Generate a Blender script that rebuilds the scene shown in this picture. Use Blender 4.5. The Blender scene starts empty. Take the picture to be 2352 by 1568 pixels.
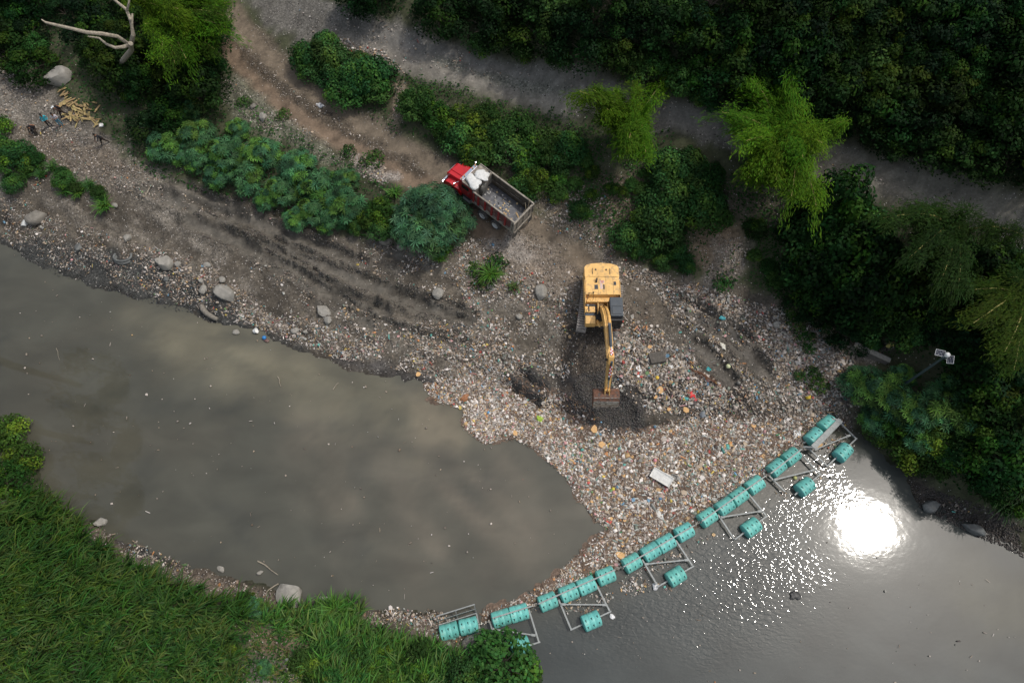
import bpy, bmesh, math, random
import numpy as np
from mathutils import Vector, Matrix, Euler, Quaternion

random.seed(7); rng = np.random.default_rng(11)
S = bpy.context.scene
COL = S.collection
rad = math.radians

# ---------------------------------------------------------------- camera, sky, sun, exposure
CAM_H = 52.0; TILT = rad(24.5); FPX = 1568.0
cam = bpy.data.cameras.new('camera'); cam.lens = 24; cam.sensor_width = 36
cam.clip_start = 0.5; cam.clip_end = 2000
cam_o = bpy.data.objects.new('camera', cam); COL.objects.link(cam_o)
cam_o.location = (0, 0, CAM_H); cam_o.rotation_euler = (TILT, 0, 0)
S.camera = cam_o

SUN_DIR = Vector((0.519, 0.167, 1.023)).normalized()
W = bpy.data.worlds.new('World'); S.world = W; W.use_nodes = True
wn = W.node_tree; wn.nodes.clear()
sky = wn.nodes.new('ShaderNodeTexSky'); sky.sky_type = 'NISHITA'; sky.sun_disc = False
sky.sun_elevation = math.asin(SUN_DIR.z); sky.sun_rotation = math.atan2(SUN_DIR.x, SUN_DIR.y)
sky.air_density = 1.4; sky.dust_density = 4.0; sky.ozone_density = 1.0
hsv = wn.nodes.new('ShaderNodeHueSaturation'); hsv.inputs['Saturation'].default_value = 0.6
bg = wn.nodes.new('ShaderNodeBackground'); bg.inputs['Strength'].default_value = 0.145
wo = wn.nodes.new('ShaderNodeOutputWorld')
wn.links.new(sky.outputs[0], hsv.inputs['Color']); wn.links.new(hsv.outputs[0], bg.inputs['Color'])
wn.links.new(bg.outputs[0], wo.inputs['Surface'])

sl = bpy.data.lights.new('sun', 'SUN'); sl.energy = 1.75; sl.angle = rad(2.8); sl.color = (1.0, 0.95, 0.87)
so = bpy.data.objects.new('sun', sl); COL.objects.link(so)
so.rotation_euler = SUN_DIR.to_track_quat('Z', 'Y').to_euler(); so.location = (40, 13, 90)

S.view_settings.view_transform = 'Standard'; S.view_settings.look = 'None'
S.view_settings.exposure = -0.06; S.view_settings.gamma = 1.0; S.view_settings.use_curve_mapping = False
S.render.engine = 'CYCLES'
S.cycles.max_bounces = 6; S.cycles.diffuse_bounces = 3; S.cycles.glossy_bounces = 3
S.cycles.transmission_bounces = 4; S.cycles.transparent_max_bounces = 4

# ---------------------------------------------------------------- picking places: a ray through the photograph meets a height
CT, ST = math.cos(TILT), math.sin(TILT)
def P(px, py, z=0.0):
    a = (px - 1176) / FPX; b = (784 - py) / FPX
    dy = b * CT + ST; dz = b * ST - CT
    s = (z - CAM_H) / dz
    return a * s, dy * s

# ---------------------------------------------------------------- numpy noise
def _h(ix, iy, seed):
    n = (ix.astype(np.int64) * 374761393 + iy.astype(np.int64) * 668265263 + seed * 1442695041) & 0xFFFFFFFF
    n = ((n ^ (n >> 13)) * 1274126177) & 0xFFFFFFFF
    n = n ^ (n >> 16)
    return (n & 0xFFFFFF) / float(0xFFFFFF)
def vn(x, y, s=0):
    x = np.asarray(x, float); y = np.asarray(y, float)
    ix = np.floor(x); iy = np.floor(y); fx = x - ix; fy = y - iy
    fx = fx * fx * (3 - 2 * fx); fy = fy * fy * (3 - 2 * fy)
    a = _h(ix, iy, s); b = _h(ix + 1, iy, s); c = _h(ix, iy + 1, s); d = _h(ix + 1, iy + 1, s)
    return (a * (1 - fx) + b * fx) * (1 - fy) + (c * (1 - fx) + d * fx) * fy
def fbm(x, y, s=0, o=4):
    r = 0; a = 0.5; t = 0
    for i in range(o):
        r = r + a * vn(x * 2 ** i + 17.3 * i, y * 2 ** i - 9.1 * i, s + i); t += a; a *= 0.5
    return r / t
def sstep(a, b, x):
    t = np.clip((x - a) / (b - a), 0, 1); return t * t * (3 - 2 * t)

# ---------------------------------------------------------------- relief: (px, py, z) of known ground points
WATER = [(-1500,250),(-400,500),(0,550),(60,600),(110,618),(200,655),(330,688),(430,713),(470,737),(560,757),(640,782),(700,812),(760,835),(860,860),
 (960,878),(1010,900),(1060,925),(1160,905),(1260,945),(1360,985),(1480,985),(1560,975),(1700,985),(1830,1000),(1920,990),(1975,1000),
 (2020,1040),(2080,1090),(2105,1150),(2150,1165),(2210,1200),(2280,1230),(2352,1270),(2500,1330),(2800,1450),(3100,1700),(3100,2500),(1500,2500),
 (1290,1800),(1250,1600),(1238,1530),(1215,1500),(1180,1480),(1150,1470),(1110,1445),(1020,1425),(1000,1408),(930,1400),(870,1405),(820,1395),(740,1385),
 (690,1375),(620,1345),(550,1335),(510,1310),(450,1300),(400,1285),(350,1275),(300,1245),(250,1218),(200,1195),(165,1185),(120,1130),(80,1060),
 (30,1000),(0,960),(-400,800),(-1500,600)]
LAND = [(0,500,.9),(100,560,.8),(250,600,.9),(400,640,.9),(500,690,.8),(650,730,.7),(800,790,.6),(950,820,.6),(1100,860,.35),(1250,880,.35),(1400,920,.35),
 (1500,930,.4),(1650,930,.5),(1800,940,.5),(1900,940,.8),
 (0,420,2.6),(0,300,4.2),(0,200,5.2),(0,130,6),(130,280,4.2),(230,310,4),(250,400,3.4),(230,480,2.2),(100,480,2.0),(100,430,2.8),
 (350,450,2.6),(500,480,2.2),(700,560,1.9),(850,600,1.7),(600,600,1.5),(450,560,1.5),(900,660,1.5),(1100,720,1.3),(800,700,1.1),(1000,780,.8),
 (330,560,1.2),(1100,800,.8),(1250,780,1.1),(1250,680,1.8),(1200,600,2.6),(1120,600,2.4),
 (400,340,4.2),(600,410,3.7),(750,470,3.0),(900,520,3.0),(1000,520,3.6),(850,400,4.3),(700,290,5.2),(560,200,6.2),(480,260,5.2),(300,260,5),
 (560,50,8.2),(540,120,7.2),(650,180,6.4),(750,250,5.7),(900,330,5.0),(1000,400,4.5),(1080,450,4.2),(1150,510,3.8),(1250,560,3.1),(1370,640,2.3),(1370,740,1.7),
 (1380,820,1.0),(1500,720,1.6),(1600,760,1.4),(1750,760,1.3),(1700,870,1.0),(1850,830,1.6),(1930,850,1.8),(1600,850,.9),
 (620,30,8.8),(800,80,9.6),(900,130,9.8),(1000,160,10.2),(1200,190,10.8),(1500,270,11.8),(1700,310,12.2),(1950,380,12.8),(2150,440,13.2),(2352,540,13.4),
 (850,180,8.2),(1000,240,8.2),(1150,260,8.4),(1100,330,6.3),(1250,380,5.8),(1300,300,8.8),(1400,330,8.8),(1400,450,5.5),(1330,500,4.0),
 (1450,570,3.3),(1550,600,3.0),(1650,640,2.5),(1650,560,4.6),(1700,480,7.4),(1600,450,6.4),(1500,450,6),(1700,400,9.6),(1900,470,9.6),(1800,620,3.6),(1800,540,6.0),
 (1900,730,2.6),(2000,620,6.5),(2100,620,8.5),(2000,760,2.8),(2050,820,2.5),(2150,750,5),(2250,850,5.2),(2352,700,10),(2352,900,7),(2352,1100,3.5),(2250,1050,3),
 (2100,950,2.6),(2000,880,2.2),(2050,1000,1.6),(2150,1100,1.4),(2250,1180,1.2),(2352,1220,1.4),
 (800,0,12),(1000,50,13),(1200,100,14),(1500,180,15),(1800,250,15.5),(2100,340,16),(2352,440,16.5),(1200,0,19),(1500,80,20),(1800,120,22),(2100,200,22),
 (2352,300,22),(1600,0,26),(2000,0,28),(2352,100,28),(2352,0,31),(1400,-100,30),(2000,-150,36),(2700,200,32),(2700,600,18),(2700,1000,10),(2800,1250,5),(600,-200,14),(900,-150,20),
 (0,0,9),(200,60,8.5),(400,60,8.3),(130,170,6),(250,170,6.4),(400,200,6),(-400,0,10),(-400,300,5.5),(-300,-300,14),(-1200,0,9),
 (100,1250,2.2),(0,1150,2.4),(0,1300,3.4),(200,1300,1.6),(0,1568,4),(200,1450,2.8),(400,1400,1.8),(400,1568,2.8),(600,1450,1.7),(800,1450,1.3),(800,1568,2.3),
 (1000,1500,1.3),(1100,1500,1.2),(1000,1600,2),(1150,1568,1.5),(-400,1300,5),(-400,1600,6),(-400,2000,7),(500,2000,6),(1000,1900,4),(1100,2400,6)]
LAND = [(a, b, z if z <= 4.5 else 4.5 + (z - 4.5) * .5) for a, b, z in LAND]
_w = np.array([P(a, b, 0) for a, b in WATER])
_c = [(*P(a, b, 0), 0.0) for a, b in WATER] + [(*P(a, b, z), z) for a, b, z in LAND]
_c = np.array(_c)
def _ker(A, B):
    return np.sqrt(((A[:, None, :] - B[None, :, :]) ** 2).sum(-1) + 0.3)
_K = _ker(_c[:, :2], _c[:, :2]) ; n_ = len(_c)
_M = np.zeros((n_ + 1, n_ + 1)); _M[:n_, :n_] = _K - np.eye(n_) * 0.35; _M[n_, :n_] = 1; _M[:n_, n_] = 1
_wt = np.linalg.solve(_M, np.append(_c[:, 2], 0))
def hr(x, y):
    x = np.atleast_1d(np.asarray(x, float)); y = np.atleast_1d(np.asarray(y, float)); sh = x.shape
    q = np.stack([x.ravel(), y.ravel()], 1); out = np.empty(len(q))
    for i in range(0, len(q), 20000):
        out[i:i+20000] = _ker(q[i:i+20000], _c[:, :2]) @ _wt[:-1] + _wt[-1]
    return out.reshape(sh)
def inpoly(X, Y, poly):
    r = np.zeros(X.shape, bool); n = len(poly)
    for i in range(n):
        x1, y1 = poly[i]; x2, y2 = poly[(i + 1) % n]
        c = ((y1 > Y) != (y2 > Y))
        with np.errstate(divide='ignore', invalid='ignore'):
            r ^= c & (X < (x2 - x1) * (Y - y1) / (y2 - y1 + 1e-12) + x1)
    return r
def dline(X, Y, pts, closed=False, lim=None):
    D = np.full(X.shape, 1e3); pts = list(pts)
    if closed: pts.append(pts[0])
    for (x1, y1), (x2, y2) in zip(pts[:-1], pts[1:]):
        if lim is not None:
            m = (X > min(x1, x2) - lim) & (X < max(x1, x2) + lim) & (Y > min(y1, y2) - lim) & (Y < max(y1, y2) + lim)
            if not m.any(): continue
            xx = X[m]; yy = Y[m]
        else: m = None; xx = X; yy = Y
        dx, dy = x2 - x1, y2 - y1; L = dx * dx + dy * dy + 1e-9
        t = np.clip(((xx - x1) * dx + (yy - y1) * dy) / L, 0, 1)
        d = np.hypot(xx - x1 - t * dx, yy - y1 - t * dy)
        if m is None: D = np.minimum(D, d)
        else: D[m] = np.minimum(D[m], d)
    return D
def G0(px, py, up=0.0):           # ground point under a pixel, on the smooth relief
    z = 3.0
    for i in range(25):
        x, y = P(px, py, z + up); z = 0.5 * z + 0.5 * float(hr(x, y)[0])
    x, y = P(px, py, z + up)
    return x, y, z
def L0(pts): return [G0(*p)[:2] for p in pts]
# spline smoothing of a pixel polyline
def smooth(pts, k=4):
    pts = np.array(pts, float); out = []
    p = np.vstack([2 * pts[0] - pts[1], pts, 2 * pts[-1] - pts[-2]])
    for i in range(1, len(p) - 2):
        for t in np.linspace(0, 1, k, endpoint=False):
            out.append(0.5 * ((2 * p[i]) + (-p[i-1] + p[i+1]) * t + (2*p[i-1] - 5*p[i] + 4*p[i+1] - p[i+2]) * t*t + (-p[i-1] + 3*p[i] - 3*p[i+1] + p[i+2]) * t**3))
    out.append(pts[-1]); return [tuple(a) for a in out]

xs = np.concatenate([-np.geomspace(420, 64, 14), np.arange(-62, 62.01, 0.25), np.geomspace(64, 420, 14)])
ys = np.concatenate([-np.geomspace(420, 14, 16), np.arange(-12, 74.01, 0.25), np.geomspace(76, 480, 14)])
GX, GY = np.meshgrid(xs, ys)
HR = hr(GX, GY)
sd = dline(GX, GY, [tuple(p) for p in _w], True); sd[inpoly(GX, GY, _w)] *= -1
sdn = sd + (fbm(GX * 0.9, GY * 0.9, 5) - 0.5) * 1.1 * np.clip(1.3 - np.abs(sd) / 6, 0, 1)
FAR = np.maximum(np.abs(GX) - 60, 0) + np.maximum(GY - 72, 0) + np.maximum(-12 - GY, 0)
base = np.where(sdn > 0, 0.13 * np.clip(sdn / 0.8, 0, 1) + np.maximum(HR, 0.05) * sstep(0, 2.6, sdn), -0.9 * sstep(0, 3.0, -sdn) - 0.05)
lump = (fbm(GX * 0.45, GY * 0.45, 21, 5) - 0.5) * 0.7 + (fbm(GX * 1.8, GY * 1.8, 31, 3) - 0.5) * 0.22
landm = sstep(0.2, 2.5, sdn)
ZZ = base + lump * landm + (vn(GX * .02, GY * .02, 3) - .5) * np.clip(FAR, 0, 80) * .25 * landm
CC = np.zeros(GX.shape + (4,)); CC[...] = (0.055, 0.06, 0.032, 0.1)
n1 = fbm(GX * 0.35, GY * 0.35, 40, 5); n2 = fbm(GX * 1.1, GY * 1.1, 50, 4); n3 = fbm(GX * 3.1, GY * 3.1, 60, 2)

def paint(mask, col, a=None):
    m = mask[..., None]; c = np.array(col, float)
    CC[..., :3] = CC[..., :3] * (1 - m) + c * m
    if a is not None: CC[..., 3] = CC[..., 3] * (1 - mask) + a * mask
def zone(pts, col, a=None, soft=0.8, k=1.0):
    w = L0(pts); D = dline(GX, GY, w, True, lim=8); ins = inpoly(GX, GY, w)
    s = np.where(ins, D, -D) + (n2 - 0.5) * soft * 3
    m = sstep(-soft, soft, s) * k
    paint(m, col, a); return m
def stroke(pts, width, col, a=None, soft=0.35, k=1.0, depth=0.0, rim=0.0, nz=3.0):
    global ZZ
    w = L0(smooth(pts)); D = dline(GX, GY, w, False, lim=width * 2 + 4) + (n2 - 0.5) * soft * nz
    m = (1 - sstep(width / 2 - soft, width / 2 + soft, D)) * k
    if col is not None: paint(m, col, a)
    if depth: ZZ = ZZ - depth * (1 - sstep(width * .32, width / 2 + .12, D))
    if rim: ZZ = ZZ + rim * np.exp(-((D - width / 2 - 0.22) / 0.2) ** 2) * (0.5 + n3)
    return m

# open ground: the river bank
BANK = [(-200,60),(0,120),(95,190),(150,225),(230,300),(330,420),(480,455),(640,500),(800,540),(900,570),(1040,570),(1100,520),(1200,480),(1330,560),(1420,590),
        (1500,620),(1600,640),(1700,660),(1800,700),(1900,740),(1960,790),(2000,810),(1960,860),(1950,960),(1975,1010),(1800,1120),(1390,1300),(1100,1420),(600,1200),(-200,800)]
zone(BANK, (0.114, 0.097, 0.076), 0.3, 0.6)
paint(sstep(0.45, 0.7, n1) * sstep(0.3, 3, sd) * (CC[..., 0] > .09), (0.165, 0.145, 0.118))
paint(sstep(0.5, 0.75, fbm(GX * .25, GY * .25, 77)) * (CC[..., 0] > .09) * .7, (0.085, 0.072, 0.056))
_u = GX * .83 - GY * .55; _v = GX * .55 + GY * .83
sk = fbm(_u * .16, _v * .75, 300, 5); sk2 = fbm(_u * .5, _v * 1.9, 310, 4); onb = (CC[..., 0] > .075) * sstep(0, 1.5, sd)
paint(sstep(.50, .62, sk) * onb * .75, (0.066, 0.056, 0.044), .3); paint(sstep(.52, .66, sk2) * onb * .6, (0.165, 0.146, 0.122), .6); paint(sstep(.56, .7, 1 - sk2) * onb * .6, (0.058, 0.05, 0.04), .3)
ZZ = ZZ + (sk2 - .5) * .35 * onb
# left footpath, pale with litter
zone([(-100,60),(0,130),(110,230),(250,330),(420,440),(520,480),(460,560),(330,470),(200,400),(60,330),(-100,300)], (0.17, 0.152, 0.128), .8, 1.0, .8)
zone([(20,290),(150,310),(280,350),(330,420),(200,400),(60,350)], (0.13, 0.105, 0.08), .5, .8, .8)
# dark silty shore on the left
zone([(-200,500),(0,545),(120,550),(260,580),(400,610),(470,640),(540,690),(560,740),(700,790),(700,815),(430,725),(110,640),(-200,560)], (0.05, 0.053, 0.052), .55, .6, .85)
zone([(760,820),(900,830),(1000,860),(1050,905),(960,900)], (0.075, 0.07, 0.066), .4, .5, .9)
# mud flats
MUD = (0.098, 0.086, 0.07)
zone([(400,430),(560,470),(760,550),(900,620),(1000,690),(1100,730),(1050,745),(900,720),(760,660),(600,600),(450,530)], MUD, .2, .8, .9)
zone([(490,470),(620,450),(750,500),(800,560),(700,580),(580,540)], (0.062, 0.053, 0.041), .25, .9, .75)
for i, pl in enumerate([[(430,440),(560,500),(700,560),(830,610)],[(440,510),(560,560),(640,590),(720,640),(800,690),(880,720)],
        [(620,560),(740,610),(860,660),(980,700),(1080,730)],[(560,570),(660,620),(740,670),(840,730)],[(860,560),(940,590),(1000,620)],
        [(740,700),(850,745),(950,775),(1060,800)],[(350,440),(450,480),(560,510)],[(900,680),(1000,720),(1070,745)]]):
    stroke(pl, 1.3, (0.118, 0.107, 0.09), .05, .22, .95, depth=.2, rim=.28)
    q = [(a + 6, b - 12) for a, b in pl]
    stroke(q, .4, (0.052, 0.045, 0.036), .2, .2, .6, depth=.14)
# right of the excavator: scraped mud
zone([(1440,610),(1560,660),(1700,720),(1850,760),(1800,860),(1650,830),(1500,760),(1430,700)], (0.105, 0.092, 0.075), .6, 1.0, .7)
zone([(1430,640),(1500,670),(1560,730),(1500,760),(1440,720)], (0.12, 0.10, 0.078), .25, .6, .9)
for pl in [[(1590,790),(1640,830),(1680,880)],[(1600,740),(1660,770),(1720,820),(1760,860)],[(1610,720),(1680,760),(1720,790)],[(1560,700),(1640,740)]]:
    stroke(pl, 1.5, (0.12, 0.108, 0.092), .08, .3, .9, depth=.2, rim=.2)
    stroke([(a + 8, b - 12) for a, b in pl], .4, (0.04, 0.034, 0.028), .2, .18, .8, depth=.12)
# black river mud turned over by the bucket
zone([(1150,870),(1200,865),(1270,900),(1300,850),(1360,860),(1400,900),(1480,900),(1480,1000),(1400,1010),(1330,985),(1250,945),(1190,905)], (0.066, 0.06, 0.054), .5, .9, .8)
zone([(1480,870),(1600,860),(1700,890),(1750,940),(1740,980),(1600,960),(1500,930)], (0.06, 0.052, 0.046), .6, .9, .8)
zone([(1300,720),(1340,740),(1400,760),(1400,900),(1300,900),(1290,800)], (0.09, 0.072, 0.056), .5, .7, .8)
zone([(1740,900),(1960,900),(1960,1000),(1840,1000)], (0.085, 0.075, 0.062), .8, .9, .7)
# ridges of dredged mud
for pl, h_ in (([(1163,868),(1185,880),(1215,898),(1248,922)], .75), ([(1212,850),(1228,866),(1252,888)], .5), ([(1300,868),(1330,890),(1345,930)], .3), ([(1430,905),(1462,930),(1470,970)], .3)):
    stroke(pl, 1.0, (0.036, 0.034, 0.033), .1, .3, .95)
    w_ = L0(smooth(pl)); D_ = dline(GX, GY, w_, False, lim=3); ZZ = ZZ + h_ * np.exp(-(D_ / .42) ** 2) * (.7 + .6 * n3)
# truck road
zone([(540,20),(600,60),(700,180),(800,240),(920,310),(1040,370),(1130,440),(1240,500),(1350,570),(1340,640),(1240,620),(1140,560),(1060,520),(960,450),(840,390),(720,320),(620,240),(520,150)],
     (0.105, 0.086, 0.064), .4, .5, 1)
stroke([(535,20),(560,70),(620,140),(700,205),(800,275),(900,335),(1000,385),(1080,430),(1180,495),(1290,560),(1340,600)], 1.75, (0.172, 0.137, 0.10), .02, .4, .92, depth=.12, nz=.9)
stroke([(500,90),(560,150),(620,215),(700,275),(800,330),(900,385),(980,430),(1090,510),(1200,580),(1300,640)], 1.75, (0.172, 0.124, 0.086), .02, .4, .92, depth=.12, nz=.9)
stroke([(560,120),(660,215),(760,280),(860,335),(960,390)], 1.1, (0.07, 0.057, 0.042), .5, .35, .8)
zone([(500,170),(560,190),(640,260),(720,320),(800,370),(830,420),(760,380),(660,330),(560,290),(510,230)], (0.15, 0.145, 0.11), .8, .6, .7)
zone([(800,350),(860,370),(910,410),(880,420),(830,400)], (0.30, 0.27, 0.24), 1, .5, .8)
zone([(1080,560),(1200,530),(1320,600),(1330,700),(1200,690),(1100,620)], (0.20, 0.165, 0.13), .9, .7, .8)
zone([(1120,550),(1180,540),(1240,600),(1160,600)], (0.27, 0.24, 0.21), 1, .5, .7)
# upper road
zone([(540,-60),(740,0),(900,50),(1060,110),(1200,155),(1400,185),(1500,225),(1650,265),(1850,315),(1960,345),(2100,380),(2250,425),(2500,490),(2500,700),(2340,620),(2280,560),(2200,500),(2050,480),
      (1900,410),(1700,350),(1500,295),(1300,250),(1150,215),(1000,175),(900,155),(800,115),(680,95),(600,60)], (0.125, 0.117, 0.103), .35, .6, 1)
stroke([(800,105),(900,130),(1020,165),(1150,195),(1300,225)], 2.4, (0.215, 0.195, 0.165), .03, .6, .8, nz=1.2)
stroke([(850,75),(1000,120),(1150,165),(1350,205),(1550,265),(1800,330)], 1.6, (0.165, 0.155, 0.14), .02, .5, .85, depth=.06, nz=1.2)
stroke([(1900,380),(2000,400),(2150,440),(2300,500)], 2.4, (0.19, 0.175, 0.14), .02, .6, .8, nz=1.2)
stroke([(1000,140),(1150,185),(1320,215)], .7, (0.12, 0.125, 0.10), .7, .3, .6)
# bare places on the slope
zone([(1590,510),(1640,490),(1700,510),(1715,560),(1700,620),(1650,640),(1600,610),(1590,560)], (0.19, 0.138, 0.092), .3, .6, .95)
zone([(1640,560),(1720,560),(1700,630),(1620,640)], (0.2, 0.18, 0.155), .8, .8, .6)
zone([(900,190),(935,185),(930,240),(910,300),(900,260)], (0.18, 0.145, 0.105), .6, .4, .9)
zone([(1180,340),(1240,330),(1260,400),(1330,440),(1330,500),(1400,480),(1440,560),(1300,560),(1220,470),(1160,380)], (0.155, 0.13, 0.10), .8, .7, .8)
zone([(1380,400),(1480,400),(1500,470),(1440,530),(1380,500)], (0.145, 0.11, 0.078), .5, .6, .8)
zone([(1560,440),(1800,440),(1830,520),(1720,520),(1600,500)], (0.08, 0.065, 0.05), .3, .8, .7)
zone([(1990,780),(2050,800),(2000,840),(1950,815)], (0.17, 0.15, 0.125), .7, .4, .9)
# far bank by the grass
zone([(180,1190),(300,1240),(450,1295),(620,1345),(740,1385),(1000,1405),(1180,1480),(1230,1530),(1150,1520),(1050,1480),(900,1440),(700,1410),(540,1390),(420,1340),(280,1280),(190,1215)], (0.125, 0.10, 0.078), .7, .5, 1)
zone([(250,1215),(330,1240),(420,1290),(400,1310),(300,1270)], (0.05, 0.052, 0.055), .4, .4, .8)
zone([(580,1440),(680,1430),(740,1460),(700,1520),(600,1500)], (0.15, 0.115, 0.075), .5, .6, .8)
zone([(1060,1460),(1130,1460),(1160,1500),(1080,1500)], (0.15, 0.12, 0.085), .5, .4, .9)
zone([(550,1520),(680,1510),(720,1568),(560,1600)], (0.15, 0.14, 0.12), .9, .5, .8)
zone([(2100,1100),(2200,1140),(2350,1200),(2352,1290),(2200,1210),(2090,1160)], (0.05, 0.042, 0.036), .4, .6, .95)
CC[..., :3] *= (0.74 + 0.5 * n3 * (0.6 + 0.8 * n2))[..., None]
for cx_, cy_, r_ in ((-2.6, 34.6, 5.2), (-.4, 32.9, 4.0), (7.1, 25.6, 3.6)):
    f_ = 1 - sstep(r_ * .75, r_ * 1.2, np.hypot(GX - cx_, GY - cy_)); ZZ = ZZ * (1 - f_) + base * f_
wet = 1 - sstep(0.05, 0.9, sdn + (n2 - .5)); CC[..., :3] *= (1 - 0.45 * wet)[..., None]

def hz(x, y):                      # height of the finished ground
    x = np.asarray(x, float); y = np.asarray(y, float)
    fi = np.clip(np.interp(x, xs, np.arange(len(xs))), 0, len(xs) - 1.001); fj = np.clip(np.interp(y, ys, np.arange(len(ys))), 0, len(ys) - 1.001)
    i = fi.astype(int); j = fj.astype(int); a = fi - i; b = fj - j
    return (ZZ[j, i] * (1 - a) + ZZ[j, i+1] * a) * (1 - b) + (ZZ[j+1, i] * (1 - a) + ZZ[j+1, i+1] * a) * b
def G(px, py, up=0.0):
    z = 3.0
    for i in range(25):
        x, y = P(px, py, z + up); z = 0.5 * z + 0.5 * max(float(hz(x, y)), 0.0)
    x, y = P(px, py, z + up)
    return x, y, max(float(hz(x, y)), 0.0)

# ---------------------------------------------------------------- materials
def mat(name, col=(.5,.5,.5), rough=.6, metal=0., attr=False, var=.25, vs=6., bump=0., bs=20., objvar=0., trans=0., spec=.5, dirt=None, coat=0.):
    m = bpy.data.materials.new(name); m.use_nodes = True; nt = m.node_tree; N = nt.nodes; L = nt.links
    b = N['Principled BSDF']; out = N['Material Output']
    b.inputs['Roughness'].default_value = rough; b.inputs['Metallic'].default_value = metal
    b.inputs['Specular IOR Level'].default_value = spec
    if coat: b.inputs['Coat Weight'].default_value = coat; b.inputs['Coat Roughness'].default_value = .15
    tc = N.new('ShaderNodeTexCoord')
    if attr:
        a = N.new('ShaderNodeAttribute'); a.attribute_name = 'col'; src = a.outputs['Color']
    else:
        a = N.new('ShaderNodeRGB'); a.outputs[0].default_value = (*col, 1); src = a.outputs[0]
    if dirt:
        nz = N.new('ShaderNodeTexNoise'); nz.inputs['Scale'].default_value = dirt[2]; nz.inputs['Detail'].default_value = 7
        L.new(tc.outputs['Object'], nz.inputs['Vector'])
        rp = N.new('ShaderNodeMapRange'); rp.inputs['From Min'].default_value = dirt[1]; rp.inputs['From Max'].default_value = dirt[1] + .14
        rp.inputs['To Max'].default_value = dirt[3]
        L.new(nz.outputs['Fac'], rp.inputs['Value'])
        mx = N.new('ShaderNodeMixRGB'); L.new(rp.outputs[0], mx.inputs['Fac']); L.new(src, mx.inputs['Color1'])
        mx.inputs['Color2'].default_value = (*dirt[0], 1); src = mx.outputs[0]
    if var:
        nz = N.new('ShaderNodeTexNoise'); nz.inputs['Scale'].default_value = vs; nz.inputs['Detail'].default_value = 5
        L.new(tc.outputs['Object'], nz.inputs['Vector'])
        mr = N.new('ShaderNodeMapRange'); mr.inputs['From Min'].default_value = .3; mr.inputs['From Max'].default_value = .7
        mr.inputs['To Min'].default_value = 1 - var; mr.inputs['To Max'].default_value = 1 + var
        L.new(nz.outputs['Fac'], mr.inputs['Value'])
        mx = N.new('ShaderNodeMixRGB'); mx.blend_type = 'MULTIPLY'; mx.inputs['Fac'].default_value = 1
        L.new(src, mx.inputs['Color1']); L.new(mr.outputs[0], mx.inputs['Color2']); src = mx.outputs[0]
    if objvar:
        oi = N.new('ShaderNodeObjectInfo'); hs = N.new('ShaderNodeHueSaturation')
        m1 = N.new('ShaderNodeMapRange'); m1.inputs['To Min'].default_value = .5 - objvar * .025; m1.inputs['To Max'].default_value = .5 + objvar * .02
        m2 = N.new('ShaderNodeMapRange'); m2.inputs['To Min'].default_value = 1 - objvar * .38; m2.inputs['To Max'].default_value = 1 + objvar * .38
        ml = N.new('ShaderNodeMath'); ml.operation = 'FRACT'; mm = N.new('ShaderNodeMath'); mm.operation = 'MULTIPLY'; mm.inputs[1].default_value = 7.31
        L.new(oi.outputs['Random'], m1.inputs['Value']); L.new(oi.outputs['Random'], mm.inputs[0]); L.new(mm.outputs[0], ml.inputs[0]); L.new(ml.outputs[0], m2.inputs['Value'])
        L.new(m1.outputs[0], hs.inputs['Hue']); L.new(m2.outputs[0], hs.inputs['Value']); L.new(src, hs.inputs['Color']); src = hs.outputs[0]
    L.new(src, b.inputs['Base Color'])
    if bump:
        nz = N.new('ShaderNodeTexNoise'); nz.inputs['Scale'].default_value = bs; nz.inputs['Detail'].default_value = 6
        L.new(tc.outputs['Object'], nz.inputs['Vector'])
        bp = N.new('ShaderNodeBump'); bp.inputs['Strength'].default_value = bump; bp.inputs['Distance'].default_value = .05
        L.new(nz.outputs['Fac'], bp.inputs['Height']); L.new(bp.outputs[0], b.inputs['Normal'])
    if trans:
        tr = N.new('ShaderNodeBsdfTranslucent'); L.new(src, tr.inputs['Color']); ms = N.new('ShaderNodeMixShader'); ms.inputs[0].default_value = trans
        L.new(b.outputs[0], ms.inputs[1]); L.new(tr.outputs[0], ms.inputs[2]); L.new(ms.outputs[0], out.inputs['Surface'])
    return m

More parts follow.
